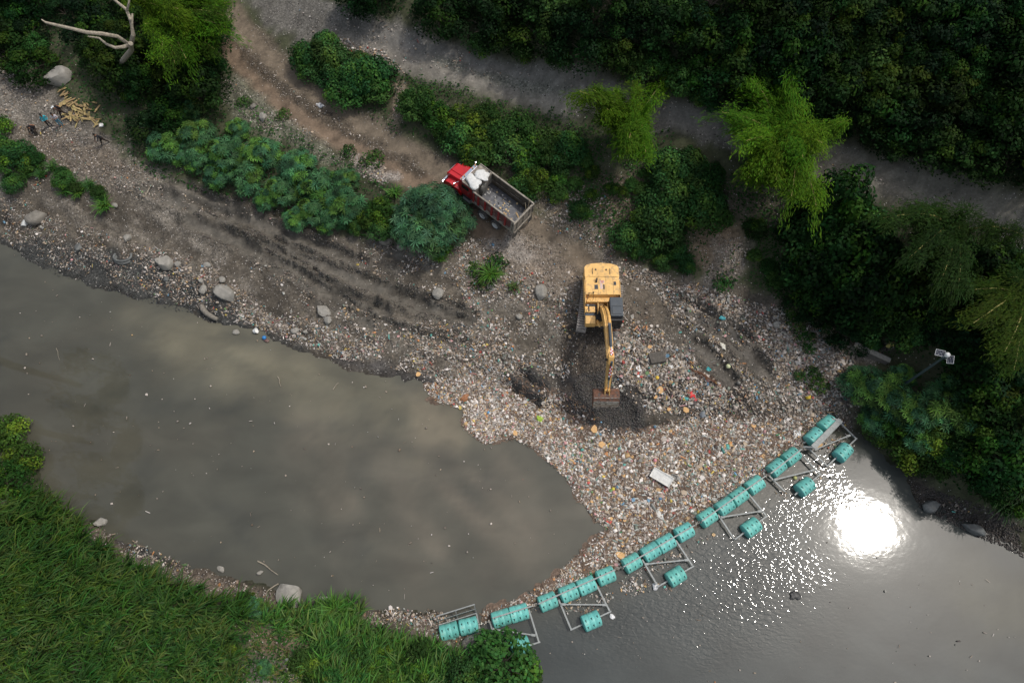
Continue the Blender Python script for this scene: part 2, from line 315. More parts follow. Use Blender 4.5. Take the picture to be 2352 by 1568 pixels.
def ground_mat():
    m = bpy.data.materials.new('soil'); m.use_nodes = True; nt = m.node_tree; N = nt.nodes; L = nt.links
    b = N['Principled BSDF']; b.inputs['Roughness'].default_value = .85; b.inputs['Specular IOR Level'].default_value = .25
    a = N.new('ShaderNodeAttribute'); a.attribute_name = 'col'
    tc = N.new('ShaderNodeTexCoord')
    def noise(s, d=6):
        n = N.new('ShaderNodeTexNoise'); n.inputs['Scale'].default_value = s; n.inputs['Detail'].default_value = d; L.new(tc.outputs['Object'], n.inputs['Vector']); return n
    def rng_(n, a0, a1, b0, b1):
        r = N.new('ShaderNodeMapRange'); L.new(n.outputs[0], r.inputs['Value'])
        for k, v in zip(('From Min','From Max','To Min','To Max'), (a0, a1, b0, b1)): r.inputs[k].default_value = v
        return r
    def mul(c, f):
        x = N.new('ShaderNodeMixRGB'); x.blend_type = 'MULTIPLY'; x.inputs[0].default_value = 1; L.new(c, x.inputs[1]); L.new(f, x.inputs[2]); return x.outputs[0]
    am = N.new('ShaderNodeMath'); am.operation = 'MULTIPLY_ADD'; am.use_clamp = True; am.inputs[1].default_value = 1.6; am.inputs[2].default_value = .22; L.new(a.outputs['Alpha'], am.inputs[0])
    def mulf(c, f):
        x = N.new('ShaderNodeMixRGB'); x.blend_type = 'MULTIPLY'; L.new(am.outputs[0], x.inputs[0]); L.new(c, x.inputs[1]); L.new(f, x.inputs[2]); return x.outputs[0]
    c = mulf(a.outputs['Color'], rng_(noise(5.5), .3, .7, .5, 1.5).outputs[0])
    c = mulf(c, rng_(noise(17.), .3, .7, .6, 1.4).outputs[0])
    c = mul(c, rng_(noise(1.1), .35, .65, .82, 1.18).outputs[0])
    # small pale and dark fragments trodden into the soil
    for sc, colr, th in ((7., (.42, .39, .35), .30), (11., (.55, .52, .5), .24), (5., (.03, .027, .025), .3)):
        v = N.new('ShaderNodeTexVoronoi'); v.inputs['Scale'].default_value = sc; L.new(tc.outputs['Object'], v.inputs['Vector'])
        lt = N.new('ShaderNodeMath'); lt.operation = 'LESS_THAN'; lt.inputs[1].default_value = th; L.new(v.outputs['Distance'], lt.inputs[0])
        sp = N.new('ShaderNodeSeparateColor'); L.new(v.outputs['Color'], sp.inputs[0])
        th2 = N.new('ShaderNodeMath'); th2.operation = 'MULTIPLY'; L.new(a.outputs['Alpha'], th2.inputs[0]); th2.inputs[1].default_value = .22
        l2 = N.new('ShaderNodeMath'); l2.operation = 'LESS_THAN'; L.new(sp.outputs[0], l2.inputs[0]); L.new(th2.outputs[0], l2.inputs[1])
        f = N.new('ShaderNodeMath'); f.operation = 'MULTIPLY'; L.new(lt.outputs[0], f.inputs[0]); L.new(l2.outputs[0], f.inputs[1])
        mx = N.new('ShaderNodeMixRGB'); L.new(f.outputs[0], mx.inputs[0]); L.new(c, mx.inputs[1]); mx.inputs[2].default_value = (*colr, 1); c = mx.outputs[0]
    L.new(c, b.inputs['Base Color'])
    bp = N.new('ShaderNodeBump'); bp.inputs['Strength'].default_value = .8; bp.inputs['Distance'].default_value = .12; L.new(noise(4.5, 9).outputs[0], bp.inputs['Height'])
    L.new(am.outputs[0], bp.inputs['Strength']); L.new(bp.outputs[0], b.inputs['Normal'])
    return m

# ---------------------------------------------------------------- mesh helpers
def tag(o, label=None, cat=None, group=None, kind=None):
    if label: o['label'] = label
    if cat: o['category'] = cat
    if group: o['group'] = group
    if kind: o['kind'] = kind
    return o
def link(name, data, parent=None, loc=None, rot=None, scale=None):
    o = bpy.data.objects.new(name, data); COL.objects.link(o)
    if parent is not None: o.parent = parent
    if loc is not None: o.location = loc
    if rot is not None: o.rotation_euler = rot
    if scale is not None: o.scale = scale
    return o
def thing(name, label, cat, loc=(0,0,0), rot=(0,0,0), group=None, scale=None):
    return tag(link(name, None, None, loc, rot, scale), label, cat, group)
def npmesh(name, V, polys, m, C=None, smooth_=False):
    me = bpy.data.meshes.new(name); V = np.asarray(V, np.float32)
    me.vertices.add(len(V)); me.vertices.foreach_set('co', V.ravel())
    lp = np.concatenate([p.ravel() for p in polys]).astype(np.int32)
    ln = np.concatenate([np.full(len(p), p.shape[1]) for p in polys]).astype(np.int32)
    me.loops.add(len(lp)); me.loops.foreach_set('vertex_index', lp)
    me.polygons.add(len(ln)); st = np.concatenate([[0], np.cumsum(ln)[:-1]]).astype(np.int32)
    me.polygons.foreach_set('loop_start', st); me.polygons.foreach_set('loop_total', ln)
    if smooth_: me.polygons.foreach_set('use_smooth', np.ones(len(ln), bool))
    if C is not None:
        C = np.asarray(C, np.float32)
        if C.shape[1] == 3: C = np.hstack([C, np.ones((len(C), 1), np.float32)])
        at = me.color_attributes.new('col', 'FLOAT_COLOR', 'POINT'); at.data.foreach_set('color', C.ravel())
    me.update(calc_edges=True); me.validate()
    if m: me.materials.append(m)
    return me
class Soup:
    def __init__(s): s.V = []; s.F = {}; s.C = []; s.n = 0
    def add(s, V, F, C):
        s.V.append(V); s.C.append(C)
        for f in F: s.F.setdefault(f.shape[1], []).append(f + s.n)
        s.n += len(V)
    def inst(s, tv, tf, pos, R, scale, col):      # copies of a small template
        tv = np.asarray(tv, float); n = len(pos); k = len(tv)
        v = tv[None] * np.asarray(scale)[:, None, :]
        v = np.einsum('nij,nkj->nki', R, v) + np.asarray(pos)[:, None, :]
        F = []
        for f in tf:
            f = np.asarray(f); F.append((f[None] + (np.arange(n) * k)[:, None, None]).reshape(-1, f.shape[1]))
        col = np.asarray(col, float)
        if col.ndim == 2: col = np.repeat(col[:, None, :], k, 1)
        s.add(v.reshape(-1, 3), F, col.reshape(-1, 3))
    def mesh(s, name, m, smooth_=False):
        return npmesh(name, np.vstack(s.V), [np.vstack(f) for f in s.F.values()], m, np.vstack(s.C), smooth_)
def rots(yaw, tilt, az=None):
    """tilt about a random horizontal axis after a yaw"""
    n = len(yaw); az = rng.uniform(0, 2*np.pi, n) if az is None else az
    cy, sy = np.cos(yaw), np.sin(yaw); z = np.zeros(n); o = np.ones(n)
    Rz = np.stack([np.stack([cy, -sy, z], 1), np.stack([sy, cy, z], 1), np.stack([z, z, o], 1)], 1)
    ax = np.stack([np.cos(az), np.sin(az), z], 1); c, s = np.cos(tilt), np.sin(tilt)
    K = np.zeros((n, 3, 3)); K[:, 0, 2] = ax[:, 1]; K[:, 1, 2] = -ax[:, 0]; K[:, 2, 0] = -ax[:, 1]; K[:, 2, 1] = ax[:, 0]
    Rt = np.eye(3)[None] + s[:, None, None] * K + (1 - c)[:, None, None] * (K @ K)
    return Rt @ Rz

class B:                                            # a bmesh builder for hard things
    def __init__(s): s.b = bmesh.new()
    def box(s, c, d, rot=None, bev=0.0, taper=None):
        r = bmesh.ops.create_cube(s.b, size=1.0); vs = r['verts']
        for v in vs:
            k = 1.0
            if taper and v.co.z > 0: v.co.x *= taper[0]; v.co.y *= taper[1]
            v.co = Vector((v.co.x * d[0], v.co.y * d[1], v.co.z * d[2]))
        if bev:
            es = list({e for v in vs for e in v.link_edges}); g = bmesh.ops.bevel(s.b, geom=es, offset=bev, segments=2, profile=.6, affect='EDGES')
            vs = list({v for f in g['faces'] for v in f.verts} | {v for v in vs if v.is_valid})
        M = Matrix.Translation(Vector(c))
        if rot is not None: M = M @ (Euler(rot).to_matrix().to_4x4() if not isinstance(rot, Quaternion) else rot.to_matrix().to_4x4())
        bmesh.ops.transform(s.b, matrix=M, verts=vs); return s
    def cyl(s, p0, p1, r, seg=12, r2=None, cap=True):
        p0 = Vector(p0); p1 = Vector(p1); d = p1 - p0
        g = bmesh.ops.create_cone(s.b, cap_ends=cap, segments=seg, radius1=r, radius2=r if r2 is None else r2, depth=d.length)
        M = Matrix.Translation((p0 + p1) / 2) @ d.to_track_quat('Z', 'Y').to_matrix().to_4x4()
        bmesh.ops.transform(s.b, matrix=M, verts=g['verts']); return s
    def bar(s, p0, p1, w, h):
        p0 = Vector(p0); p1 = Vector(p1); d = p1 - p0
        q = d.to_track_quat('X', 'Z'); return s.box((p0 + p1) / 2, (d.length, w, h), q)
    def tube(s, pts, rr, seg=6):
        pts = [Vector(p) for p in pts]; rings = []
        if not hasattr(rr, '__len__'): rr = [rr] * len(pts)
        for i, p in enumerate(pts):
            d = (pts[min(i+1, len(pts)-1)] - pts[max(i-1, 0)]).normalized(); q = d.to_track_quat('Z', 'Y')
            rings.append([s.b.verts.new(p + q @ Vector((math.cos(2*math.pi*k/seg) * rr[i], math.sin(2*math.pi*k/seg) * rr[i], 0))) for k in range(seg)])
        for a, b in zip(rings[:-1], rings[1:]):
            for k in range(seg): s.b.faces.new((a[k], a[(k+1) % seg], b[(k+1) % seg], b[k]))
        s.b.faces.new(rings[0][::-1]); s.b.faces.new(rings[-1]); return s
    def prism(s, prof, y0, y1, axis='y'):             # outline in x,z pushed along y
        def mk(a, b, t): return (a, t, b) if axis == 'y' else ((t, a, b) if axis == 'x' else (a, b, t))
        A = [s.b.verts.new(mk(a, b, y0)) for a, b in prof]; C = [s.b.verts.new(mk(a, b, y1)) for a, b in prof]; n = len(prof)
        for i in range(n): s.b.faces.new((A[i], A[(i+1) % n], C[(i+1) % n], C[i]))
        s.b.faces.new(A[::-1]); s.b.faces.new(C); return s
    def lathe(s, prof, seg=16, org=(0,0,0), q=None, cap=True):
        rings = []; q = q or Quaternion()
        for r, z in prof:
            rings.append([s.b.verts.new(Vector(org) + q @ Vector((r * math.cos(2*math.pi*k/seg), r * math.sin(2*math.pi*k/seg), z))) for k in range(seg)])
        for a, b in zip(rings[:-1], rings[1:]):
            for k in range(seg): s.b.faces.new((a[k], a[(k+1) % seg], b[(k+1) % seg], b[k]))
        if cap: s.b.faces.new(rings[0][::-1]); s.b.faces.new(rings[-1])
        return s
    def ico(s, c, r, sub=2, sq=(1,1,1)):
        g = bmesh.ops.create_icosphere(s.b, subdivisions=sub, radius=r)
        for v in g['verts']: v.co = Vector((v.co.x*sq[0]+c[0], v.co.y*sq[1]+c[1], v.co.z*sq[2]+c[2]))
        return s
    def mesh(s, name, m, smooth_=False, bev=0.0):
        if bev:
            es = [e for e in s.b.edges if len(e.link_faces) == 2 and e.calc_face_angle(0) > .6]
            bmesh.ops.bevel(s.b, geom=es, offset=bev, segments=1, affect='EDGES')
        bmesh.ops.recalc_face_normals(s.b, faces=s.b.faces)
        me = bpy.data.meshes.new(name); s.b.to_mesh(me); s.b.free()
        if m: me.materials.append(m)
        if smooth_:
            me.polygons.foreach_set('use_smooth', [True] * len(me.polygons)); me.set_sharp_from_angle(angle=rad(40))
        return me
    def part(s, name, m, parent, smooth_=False, loc=None, rot=None, bev=0.0, label=None):
        o = link(name, s.mesh(name, m, smooth_, bev), parent, loc, rot)
        if label: o['label'] = label
        return o

# ---------------------------------------------------------------- ground sheet
ny, nx = GX.shape
idx = np.arange(nx * ny).reshape(ny, nx)
quads = np.stack([idx[:-1, :-1], idx[:-1, 1:], idx[1:, 1:], idx[1:, :-1]], -1).reshape(-1, 4)
gm = npmesh('ground', np.stack([GX, GY, ZZ], -1).reshape(-1, 3), [quads], ground_mat(), CC.reshape(-1, 4), True)
tag(link('ground', gm), kind='structure')
# ---------------------------------------------------------------- river
def river():
    wx = np.concatenate([-np.geomspace(300, 66, 8), np.arange(-64, 64.1, .5), np.geomspace(66, 300, 8)])
    wy = np.concatenate([-np.geomspace(300, 32, 8), np.arange(-30, 44.1, .5)])
    X, Y = np.meshgrid(wx, wy); Z = np.zeros_like(X)
    def gz(pts, soft):
        w = [P(a, b, 0) for a, b in pts]; D = dline(X, Y, w, True, lim=soft * 3 + 4); s = np.where(inpoly(X, Y, w), D, -D)
        return sstep(-soft, soft, s + (fbm(X * .3, Y * .3, 90, 4) - .5) * soft * 1.6)
    C = np.zeros(X.shape + (4,)); C[...] = (.074, .073, .057, .02)
    def pz(m, c): C[..., :3] = C[..., :3] * (1 - m[..., None]) + np.array(c) * m[..., None]
    # silt clouds carried in the water
    pz(gz([(300,720),(500,740),(700,800),(900,860),(990,900),(1080,1000),(1000,1030),(880,990),(700,920),(560,900),(400,820)], 3.0) * (.25 + 1.1 * fbm((X * .83 - Y * .55) * .22, (X * .55 + Y * .83) * .9, 71, 6)).clip(0, 1) * .85, (.19, .172, .118))
    pz(gz([(700,1000),(900,1000),(1150,1050),(1330,1180),(1250,1300),(1000,1280),(800,1150)], 4.5) * (1.3 * fbm((X * .7 + Y * .7) * .9, (X * .7 - Y * .7) * .2, 72, 6)).clip(0, 1) * .8, (.155, .134, .102))
    pz(gz([(900,880),(980,890),(1060,960),(1060,1040),(960,990)], 1.5) * .6, (.22, .185, .13))
    pz(sstep(.45, .75, fbm(X * .13 + 3, Y * .2, 95, 5)) * .35, (.088, .08, .06))
    pz(sstep(.56, .76, fbm(X * .35, Y * .5, 99, 5)) * .25, (.036, .040, .037))
    pz(gz([(2150,1350),(2352,1300),(2400,1500),(2200,1500)], 3) * .6, (.085, .078, .05))
    pz(gz([(1100,1440),(1240,1400),(1400,1330),(1600,1230),(1850,1080),(2000,1020),(2352,1200),(2600,1400),(2600,1800),(1100,1800)], 2.5) * .85, (.044, .052, .052))  # darker blue-grey tone over the water beyond the boom
    pz(gz([(2150,1350),(2352,1300),(2500,1500),(2250,1500)], 3) * .5, (.07, .068, .045))
    rip = gz([(1240,1420),(1420,1330),(1600,1230),(1780,1130),(1880,1110),(1820,1230),(1870,1330),(1880,1400),(1760,1460),(1500,1480),(1300,1500)], 3.2)
    mid = gz([(1240,1400),(1500,1300),(1900,1090),(2300,1250),(2300,1600),(1240,1600)], 3)
    C[..., 3] = .008 + .012 * mid + .55 * rip
    ny, nx = X.shape; idx = np.arange(nx * ny).reshape(ny, nx)
    q = np.stack([idx[:-1, :-1], idx[:-1, 1:], idx[1:, 1:], idx[1:, :-1]], -1).reshape(-1, 4)
    m = bpy.data.materials.new('river_water'); m.use_nodes = True; N = m.node_tree.nodes; L = m.node_tree.links
    b = N['Principled BSDF']; b.inputs['Roughness'].default_value = .045; b.inputs['IOR'].default_value = 1.33; b.inputs['Specular IOR Level'].default_value = .8; b.inputs['Coat Weight'].default_value = .06; b.inputs['Coat Roughness'].default_value = .16; b.inputs['Coat IOR'].default_value = 1.33
    a = N.new('ShaderNodeAttribute'); a.attribute_name = 'col'; tc = N.new('ShaderNodeTexCoord')
    def ns(s, d, vec=None, dist=0):
        n = N.new('ShaderNodeTexNoise'); n.inputs['Scale'].default_value = s; n.inputs['Detail'].default_value = d; n.inputs['Distortion'].default_value = dist
        L.new(vec or tc.outputs['Object'], n.inputs['Vector']); return n
    mp = N.new('ShaderNodeMapping'); mp.inputs['Scale'].default_value = (1, 1.8, 1); mp.inputs['Rotation'].default_value = (0, 0, .5); L.new(tc.outputs['Object'], mp.inputs[0])
    sw = ns(.22, 11, mp.outputs[0], .35)
    mr = N.new('ShaderNodeMapRange'); mr.inputs['From Min'].default_value = .3; mr.inputs['From Max'].default_value = .7; mr.inputs['To Min'].default_value = .82; mr.inputs['To Max'].default_value = 1.18
    L.new(sw.outputs[0], mr.inputs[0]); mx = N.new('ShaderNodeMixRGB'); mx.blend_type = 'MULTIPLY'; mx.inputs[0].default_value = 1
    L.new(a.outputs['Color'], mx.inputs[1]); L.new(mr.outputs[0], mx.inputs[2]); L.new(mx.outputs[0], b.inputs['Base Color'])
    n1_ = ns(2.7, 1.5, mp.outputs[0], .6); bp = N.new('ShaderNodeBump'); bp.inputs['Distance'].default_value = .062
    L.new(a.outputs['Alpha'], bp.inputs['Strength']); L.new(n1_.outputs[0], bp.inputs['Height'])
    n2_ = ns(.8, 2); b2 = N.new('ShaderNodeBump'); b2.inputs['Distance'].default_value = .05; b2.inputs['Strength'].default_value = .12
    L.new(n2_.outputs[0], b2.inputs['Height']); L.new(bp.outputs[0], b2.inputs['Normal']); L.new(b2.outputs[0], b.inputs['Normal'])
    tag(link('river_water', npmesh('river_water', np.stack([X, Y, Z], -1).reshape(-1, 3), [q], m, C.reshape(-1, 4), True)), kind='structure')
river()

# ---------------------------------------------------------------- vegetation
M_LEAF = mat('broad_leaves', attr=True, rough=.7, var=.0, objvar=1., trans=.25, spec=.1)
M_CAST = mat('castor_leaves', attr=True, rough=.6, var=0, objvar=.5, trans=.2, spec=.18)
M_BAM = mat('bamboo_leaves', attr=True, rough=.7, var=0, objvar=.7, trans=.15, spec=.08)
M_GRASS = mat('grass_blades', attr=True, rough=.6, var=0, trans=.25, spec=.25)
M_BARK = mat('bark', (.10, .08, .06), .9, var=.4, vs=8, bump=.6, bs=25)
M_CULM = mat('bamboo_culm', (.32, .28, .09), .5, var=.3, vs=5)
M_DEAD = mat('weathered_wood', (.30, .26, .20), .85, var=.35, vs=7, bump=.5, bs=20)

LEAFQ = np.array([(-.5, 0, 0), (0, -.3, .06), (.5, 0, 0), (0, .3, .06)]) ; LEAFF = [np.array([[0, 1, 2], [0, 2, 3]])]
def star(n=8):
    v = [(0, 0, .03)]; f = []
    for k in range(n):
        a = 2 * math.pi * k / n + (0.15 if k % 2 else 0); L = 1.0 if k else .62; w = 2 * math.pi / n * .22
        i = len(v)
        v += [(.52 * L * math.cos(a - w), .52 * L * math.sin(a - w), .03), (L * math.cos(a), L * math.sin(a), -.16), (.52 * L * math.cos(a + w), .52 * L * math.sin(a + w), .03)]
        f += [(0, i, i + 1), (0, i + 1, i + 2)]
    return np.array(v), [np.array(f)]
def shade(n, base, sp=.22, hue=.12):
    b = np.array(base)[None] * (1 + rng.normal(0, sp, (n, 1)))
    b[:, 0] *= 1 + rng.normal(0, hue, n); b[:, 2] *= 1 + rng.normal(0, hue, n)
    return np.clip(b, .004, .9)
def crown_mesh(name, m, R, Ht, lobes, leaves, size, base, kind='leaf', z0=.25, young=None, lob_r=.36, holes=.25):
    s = Soup(); per = leaves // lobes
    for i in range(lobes):
        a = 2.399 * i; t = (i + .5) / lobes
        r = R * math.sqrt(t) * .78; z = Ht * (z0 + (1 - z0) * (1 - .75 * t) * random.uniform(.6, 1.08))
        c = np.array([r * math.cos(a) * random.uniform(.85, 1.15), r * math.sin(a) * random.uniform(.85, 1.15), z - Ht * .12])
        lr = R * lob_r * random.uniform(.75, 1.2)
        if random.random() < holes * .4: continue
        u = rng.uniform(-.35 if kind == 'leaf' else .0, 1, per); ph = rng.uniform(0, 2*np.pi, per); sq = np.sqrt(1 - u*u)
        d = np.stack([sq * np.cos(ph), sq * np.sin(ph), u], 1)
        rr = lr * rng.uniform(.55 if kind == 'leaf' else .85, 1.08, per)[:, None]
        pos = c + d * rr * np.array([1, 1, .8])
        pos[:, 2] = np.maximum(pos[:, 2], .15)
        tilt = np.arccos(np.clip(d[:, 2], -1, 1)) * (.75 if kind == 'leaf' else .5) + rng.normal(0, .35, per)
        R_ = rots(rng.uniform(0, 6.28, per), tilt, ph + np.pi/2)
        bc = np.array(base) * random.uniform(.7, 1.3)
        if young is not None and random.random() < .22: bc = np.array(young)
        sz = size * rng.uniform(.65, 1.3, per)
        tv, tf = (LEAFQ, LEAFF) if kind == 'leaf' else star()
        s.inst(tv, tf, pos, R_, np.stack([sz, sz, sz], 1), shade(per, bc, .28 if kind == 'leaf' else .42))
    # looser low leaves that close the skirt
    k = leaves // 5; ph = rng.uniform(0, 6.28, k); r = R * np.sqrt(rng.uniform(.2, 1, k)); pos = np.stack([r * np.cos(ph), r * np.sin(ph), rng.uniform(.1, .45, k) * Ht], 1)
    sz = size * rng.uniform(.6, 1.1, k)
    s.inst(LEAFQ if kind == 'leaf' else star()[0], LEAFF if kind == 'leaf' else star()[1], pos, rots(rng.uniform(0, 6.28, k), rng.uniform(0, .8, k)), np.stack([sz, sz, sz], 1), shade(k, np.array(base) * .8))
    return s.mesh(name, m)
def trunk_mesh(name, R, Ht, r0=.14, limbs=6):
    b = B(); top = Ht * .35
    b.tube([(0, 0, -1.2), (.03, .02, top * .5), (0, .05, top)], [r0 * 1.3, r0, r0 * .8], 7)
    for i in range(limbs):
        a = 2 * math.pi * i / limbs + random.uniform(-.3, .3); rr = R * random.uniform(.45, .75)
        b.tube([(0, .02, top * random.uniform(.6, .98)), (rr * .45 * math.cos(a), rr * .45 * math.sin(a), Ht * .55), (rr * math.cos(a), rr * math.sin(a), Ht * random.uniform(.65, .85))], [r0 * .6, r0 * .4, r0 * .12], 5)
    return b.mesh(name, M_BARK, True)

TR = [trunk_mesh('trunk', 2.0, 2.6, .10), trunk_mesh('trunk', 2.0, 2.6, .09, 5)]
G_CAST = (.055, .15, .062); G_YC = (.085, .19, .035)
CAST = [crown_mesh('crown', M_CAST, 2.0, 2.6, 15, 340, .50, G_CAST, 'star', young=G_YC) for i in range(3)]
CASTBIG = crown_mesh('crown', M_CAST, 3.3, 3.4, 30, 1050, .48, (.06, .155, .075), 'star', young=(.07, .16, .05), holes=0, lob_r=.28)
LEAFY = [crown_mesh('crown', M_LEAF, 2.0, 2.6, 13, 2300, .26, c, young=y, lob_r=.40) for c, y in
         (((.034, .090, .020), (.07, .15, .02)), ((.030, .088, .024), (.055, .13, .025)), ((.045, .105, .018), (.10, .18, .02)))]
DARK = [crown_mesh('crown', M_LEAF, 2.6, 4.2, 15, 2600, .30, c, young=y, lob_r=.36, holes=.7) for c, y in  # leaf colours lowered: dimness of the upper corners put into the crowns
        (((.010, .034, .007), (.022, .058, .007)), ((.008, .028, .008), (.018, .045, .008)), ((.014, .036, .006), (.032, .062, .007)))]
SMALLP = [crown_mesh('leaves', M_LEAF, .95, .5, 9, 260, .2, (.035, .10, .022), young=(.06, .14, .03), lob_r=.36, holes=0)]

def plant(kind, px, py, R, label, group, hc=1.3, name='shrub', cat='shrub', meshes=None, zs=1.0, baseR=2.0, up=None):
    """a shrub whose crown is seen at (px, py)"""
    R = R * .84; hcm = hc * (R / baseR)
    x, y, z = G(px, py, hcm)
    ms = meshes
    sc = R / baseR; a = random.uniform(0, 6.28)
    r = thing(name, label, cat, (x, y, z), (0, 0, a), group, (sc, sc * random.uniform(.9, 1.1), sc * zs))
    link('trunk', random.choice(TR), r); link('crown', random.choice(ms), r)
    return r
ORD = 'first second third fourth fifth sixth seventh eighth ninth tenth eleventh twelfth thirteenth fourteenth fifteenth sixteenth seventeenth eighteenth nineteenth twentieth'.split()
CG = 'castor bean bushes along the bank'
LC = 'star-leaved castor bush in the row between truck road and mud flat'
for px, py, R in [(375,335,1.8),(450,310,1.9),(520,345,2.1),(565,405,1.9),(600,350,1.9),(650,430,1.8),(680,385,2.0),(735,425,2.2),(785,465,2.1),(725,478,1.9),(790,415,1.5),(455,365,1.6),(410,345,1.5),
                  (610,455,1.3),(545,295,1.3),(500,400,1.5),(760,505,1.6),(680,500,1.3),(430,250,1.4),(345,275,1.3)]:
    ROW = sorted([375,450,520,565,600,650,680,735,785,725.5,790,455,410,610,545,500,760,681,430,345]); k_ = min(range(20), key=lambda i: abs(ROW[i] - px))
    plant('castor', px, py, R, 'castor bush, %s from the left in the row between truck road and mud flat' % ORD[k_], CG, meshes=CAST, name='castor_bush', cat='castor bush')
x, y, z = G(988, 490, 1.9)
r = thing('castor_bush', 'largest round castor bush, hiding the lower front corner of the red truck', 'castor bush', (x, y, z), (0, 0, .4), CG)
link('trunk', trunk_mesh('trunk', 3, 3.4, .16), r); link('crown', CASTBIG, r)
LR = 'castor bush with grey-green star leaves beside the solar lamp'
for px, py, R in [(1985,880,1.9),(2050,905,2.0),(2110,945,2.0),(2175,930,2.1),(2225,965,1.8),(2020,960,1.5),(2130,1000,1.7),(2075,860,1.2),(2190,880,1.3),(2250,930,1.5)]:
    plant('castor', px, py, R, LR, CG, meshes=CAST, name='castor_bush', cat='castor bush', hc=1.6)
for px, py, R, lb in [(2185,1040,1.4,'castor bush hanging over the dark water of the right bank'),(1818,622,1.1,'lone small castor plant with pale star leaves at the litter edge on the slope'),
                  (588,1398,1.0,'small castor plant in the tall grass of the near bank'),(2300,1010,1.2,'castor plant growing out of the dark grass at the right edge'),
                  (610,1535,.7,'knee-high castor plant beside litter at the bottom edge')]:
    plant('castor', px, py, R, lb, None, meshes=CAST, name='castor_bush', cat='castor bush', hc=1.2)

def scatter_px(poly, step, jit=.45):
    out = []; X0, Y0 = min(p[0] for p in poly), min(p[1] for p in poly); X1, Y1 = max(p[0] for p in poly), max(p[1] for p in poly)
    r = 0; y = Y0
    while y < Y1:
        x = X0 + (step / 2 if r % 2 else 0)
        while x < X1:
            a = x + random.uniform(-jit, jit) * step; b = y + random.uniform(-jit, jit) * step * .85
            if inpoly(np.array([a]), np.array([b]), poly)[0]: out.append((a, b))
            x += step
        y += step * .82; r += 1
    return out
def bushes(poly, step, R, label, group, meshes=LEAFY, hc=1.3, zs=1., name='shrub', cat='shrub', baseR=2.0, jit=.45):
    for a, b in scatter_px(poly, step, jit):
        if 2085 < a < 2215 and 770 < b < 900: continue
        plant('b', a, b, R * random.uniform(.78, 1.25), label(a, b) if callable(label) else label, group, meshes=meshes, hc=hc, zs=zs * random.uniform(.8, 1.25), name=name, cat=cat, baseR=baseR)
bushes([(675,115),(760,95),(860,140),(900,180),(895,225),(850,240),(780,200),(715,160)], 42, 1.9, 'dark leafy shrub of the wedge-shaped thicket between the two roads', 'shrubs of the wedge between the roads', [LEAFY[0], LEAFY[1]])
bushes([(935,235),(1000,222),(1100,250),(1240,280),(1330,315),(1390,350),(1330,360),(1240,340),(1160,355),(1100,345),(1040,320),(950,280)], 44, 1.8, 'bright leafy shrub on the slope directly above the red truck', 'shrubs on the slope above the truck', LEAFY)
bushes([(1060,340),(1160,370),(1230,390),(1250,440),(1200,430),(1150,400)], 44, 1.5, 'shrub crowding the far side of the dump truck bed', 'shrubs beside the truck bed', LEAFY)
for px, py, R in [(1215,410,1.5),(1280,440,1.2),(1330,480,1.1),(1430,440,.7),(1290,370,1.4),(1320,420,.9)]:
    plant('b', px, py, R, 'lone shrub among pale rubble on the slope between truck and bamboo', 'lone shrubs on the rubble slope', meshes=LEAFY)
bushes([(1500,390),(1580,345),(1640,385),(1650,470),(1610,510),(1520,520),(1480,490)], 42, 1.9, 'dense dark green shrub under the tall bamboo', 'shrubs under the tall bamboo', [LEAFY[1], LEAFY[0]])
for px, py, R in [(1440,540,1.6),(1470,570,1.2),(1540,540,1.6),(1560,580,1.3),(1520,600,1.0),(1580,610,.9)]:
    plant('b', px, py, R, 'rounded shrub at the foot of the slope above the excavator', 'shrubs above the excavator', meshes=[LEAFY[1]])
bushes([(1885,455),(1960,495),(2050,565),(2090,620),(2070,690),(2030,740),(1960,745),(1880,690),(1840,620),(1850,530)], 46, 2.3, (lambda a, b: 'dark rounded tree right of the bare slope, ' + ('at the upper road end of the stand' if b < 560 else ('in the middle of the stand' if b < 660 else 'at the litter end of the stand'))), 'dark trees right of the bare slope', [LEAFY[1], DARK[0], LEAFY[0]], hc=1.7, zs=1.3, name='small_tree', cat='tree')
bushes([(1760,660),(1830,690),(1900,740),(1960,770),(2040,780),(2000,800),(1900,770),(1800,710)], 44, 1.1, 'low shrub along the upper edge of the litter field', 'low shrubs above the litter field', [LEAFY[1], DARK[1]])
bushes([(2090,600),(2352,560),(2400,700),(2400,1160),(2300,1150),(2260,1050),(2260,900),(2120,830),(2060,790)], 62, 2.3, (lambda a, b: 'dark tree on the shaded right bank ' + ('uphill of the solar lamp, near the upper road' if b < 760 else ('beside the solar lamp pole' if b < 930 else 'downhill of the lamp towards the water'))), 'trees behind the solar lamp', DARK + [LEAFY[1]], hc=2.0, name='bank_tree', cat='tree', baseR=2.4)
bushes([(2010,990),(2100,960),(2200,1000),(2210,1060),(2140,1080),(2060,1060)], 42, 1.5, 'leafy shrub leaning over the dark water at the right bank', 'shrubs over the dark water', LEAFY)
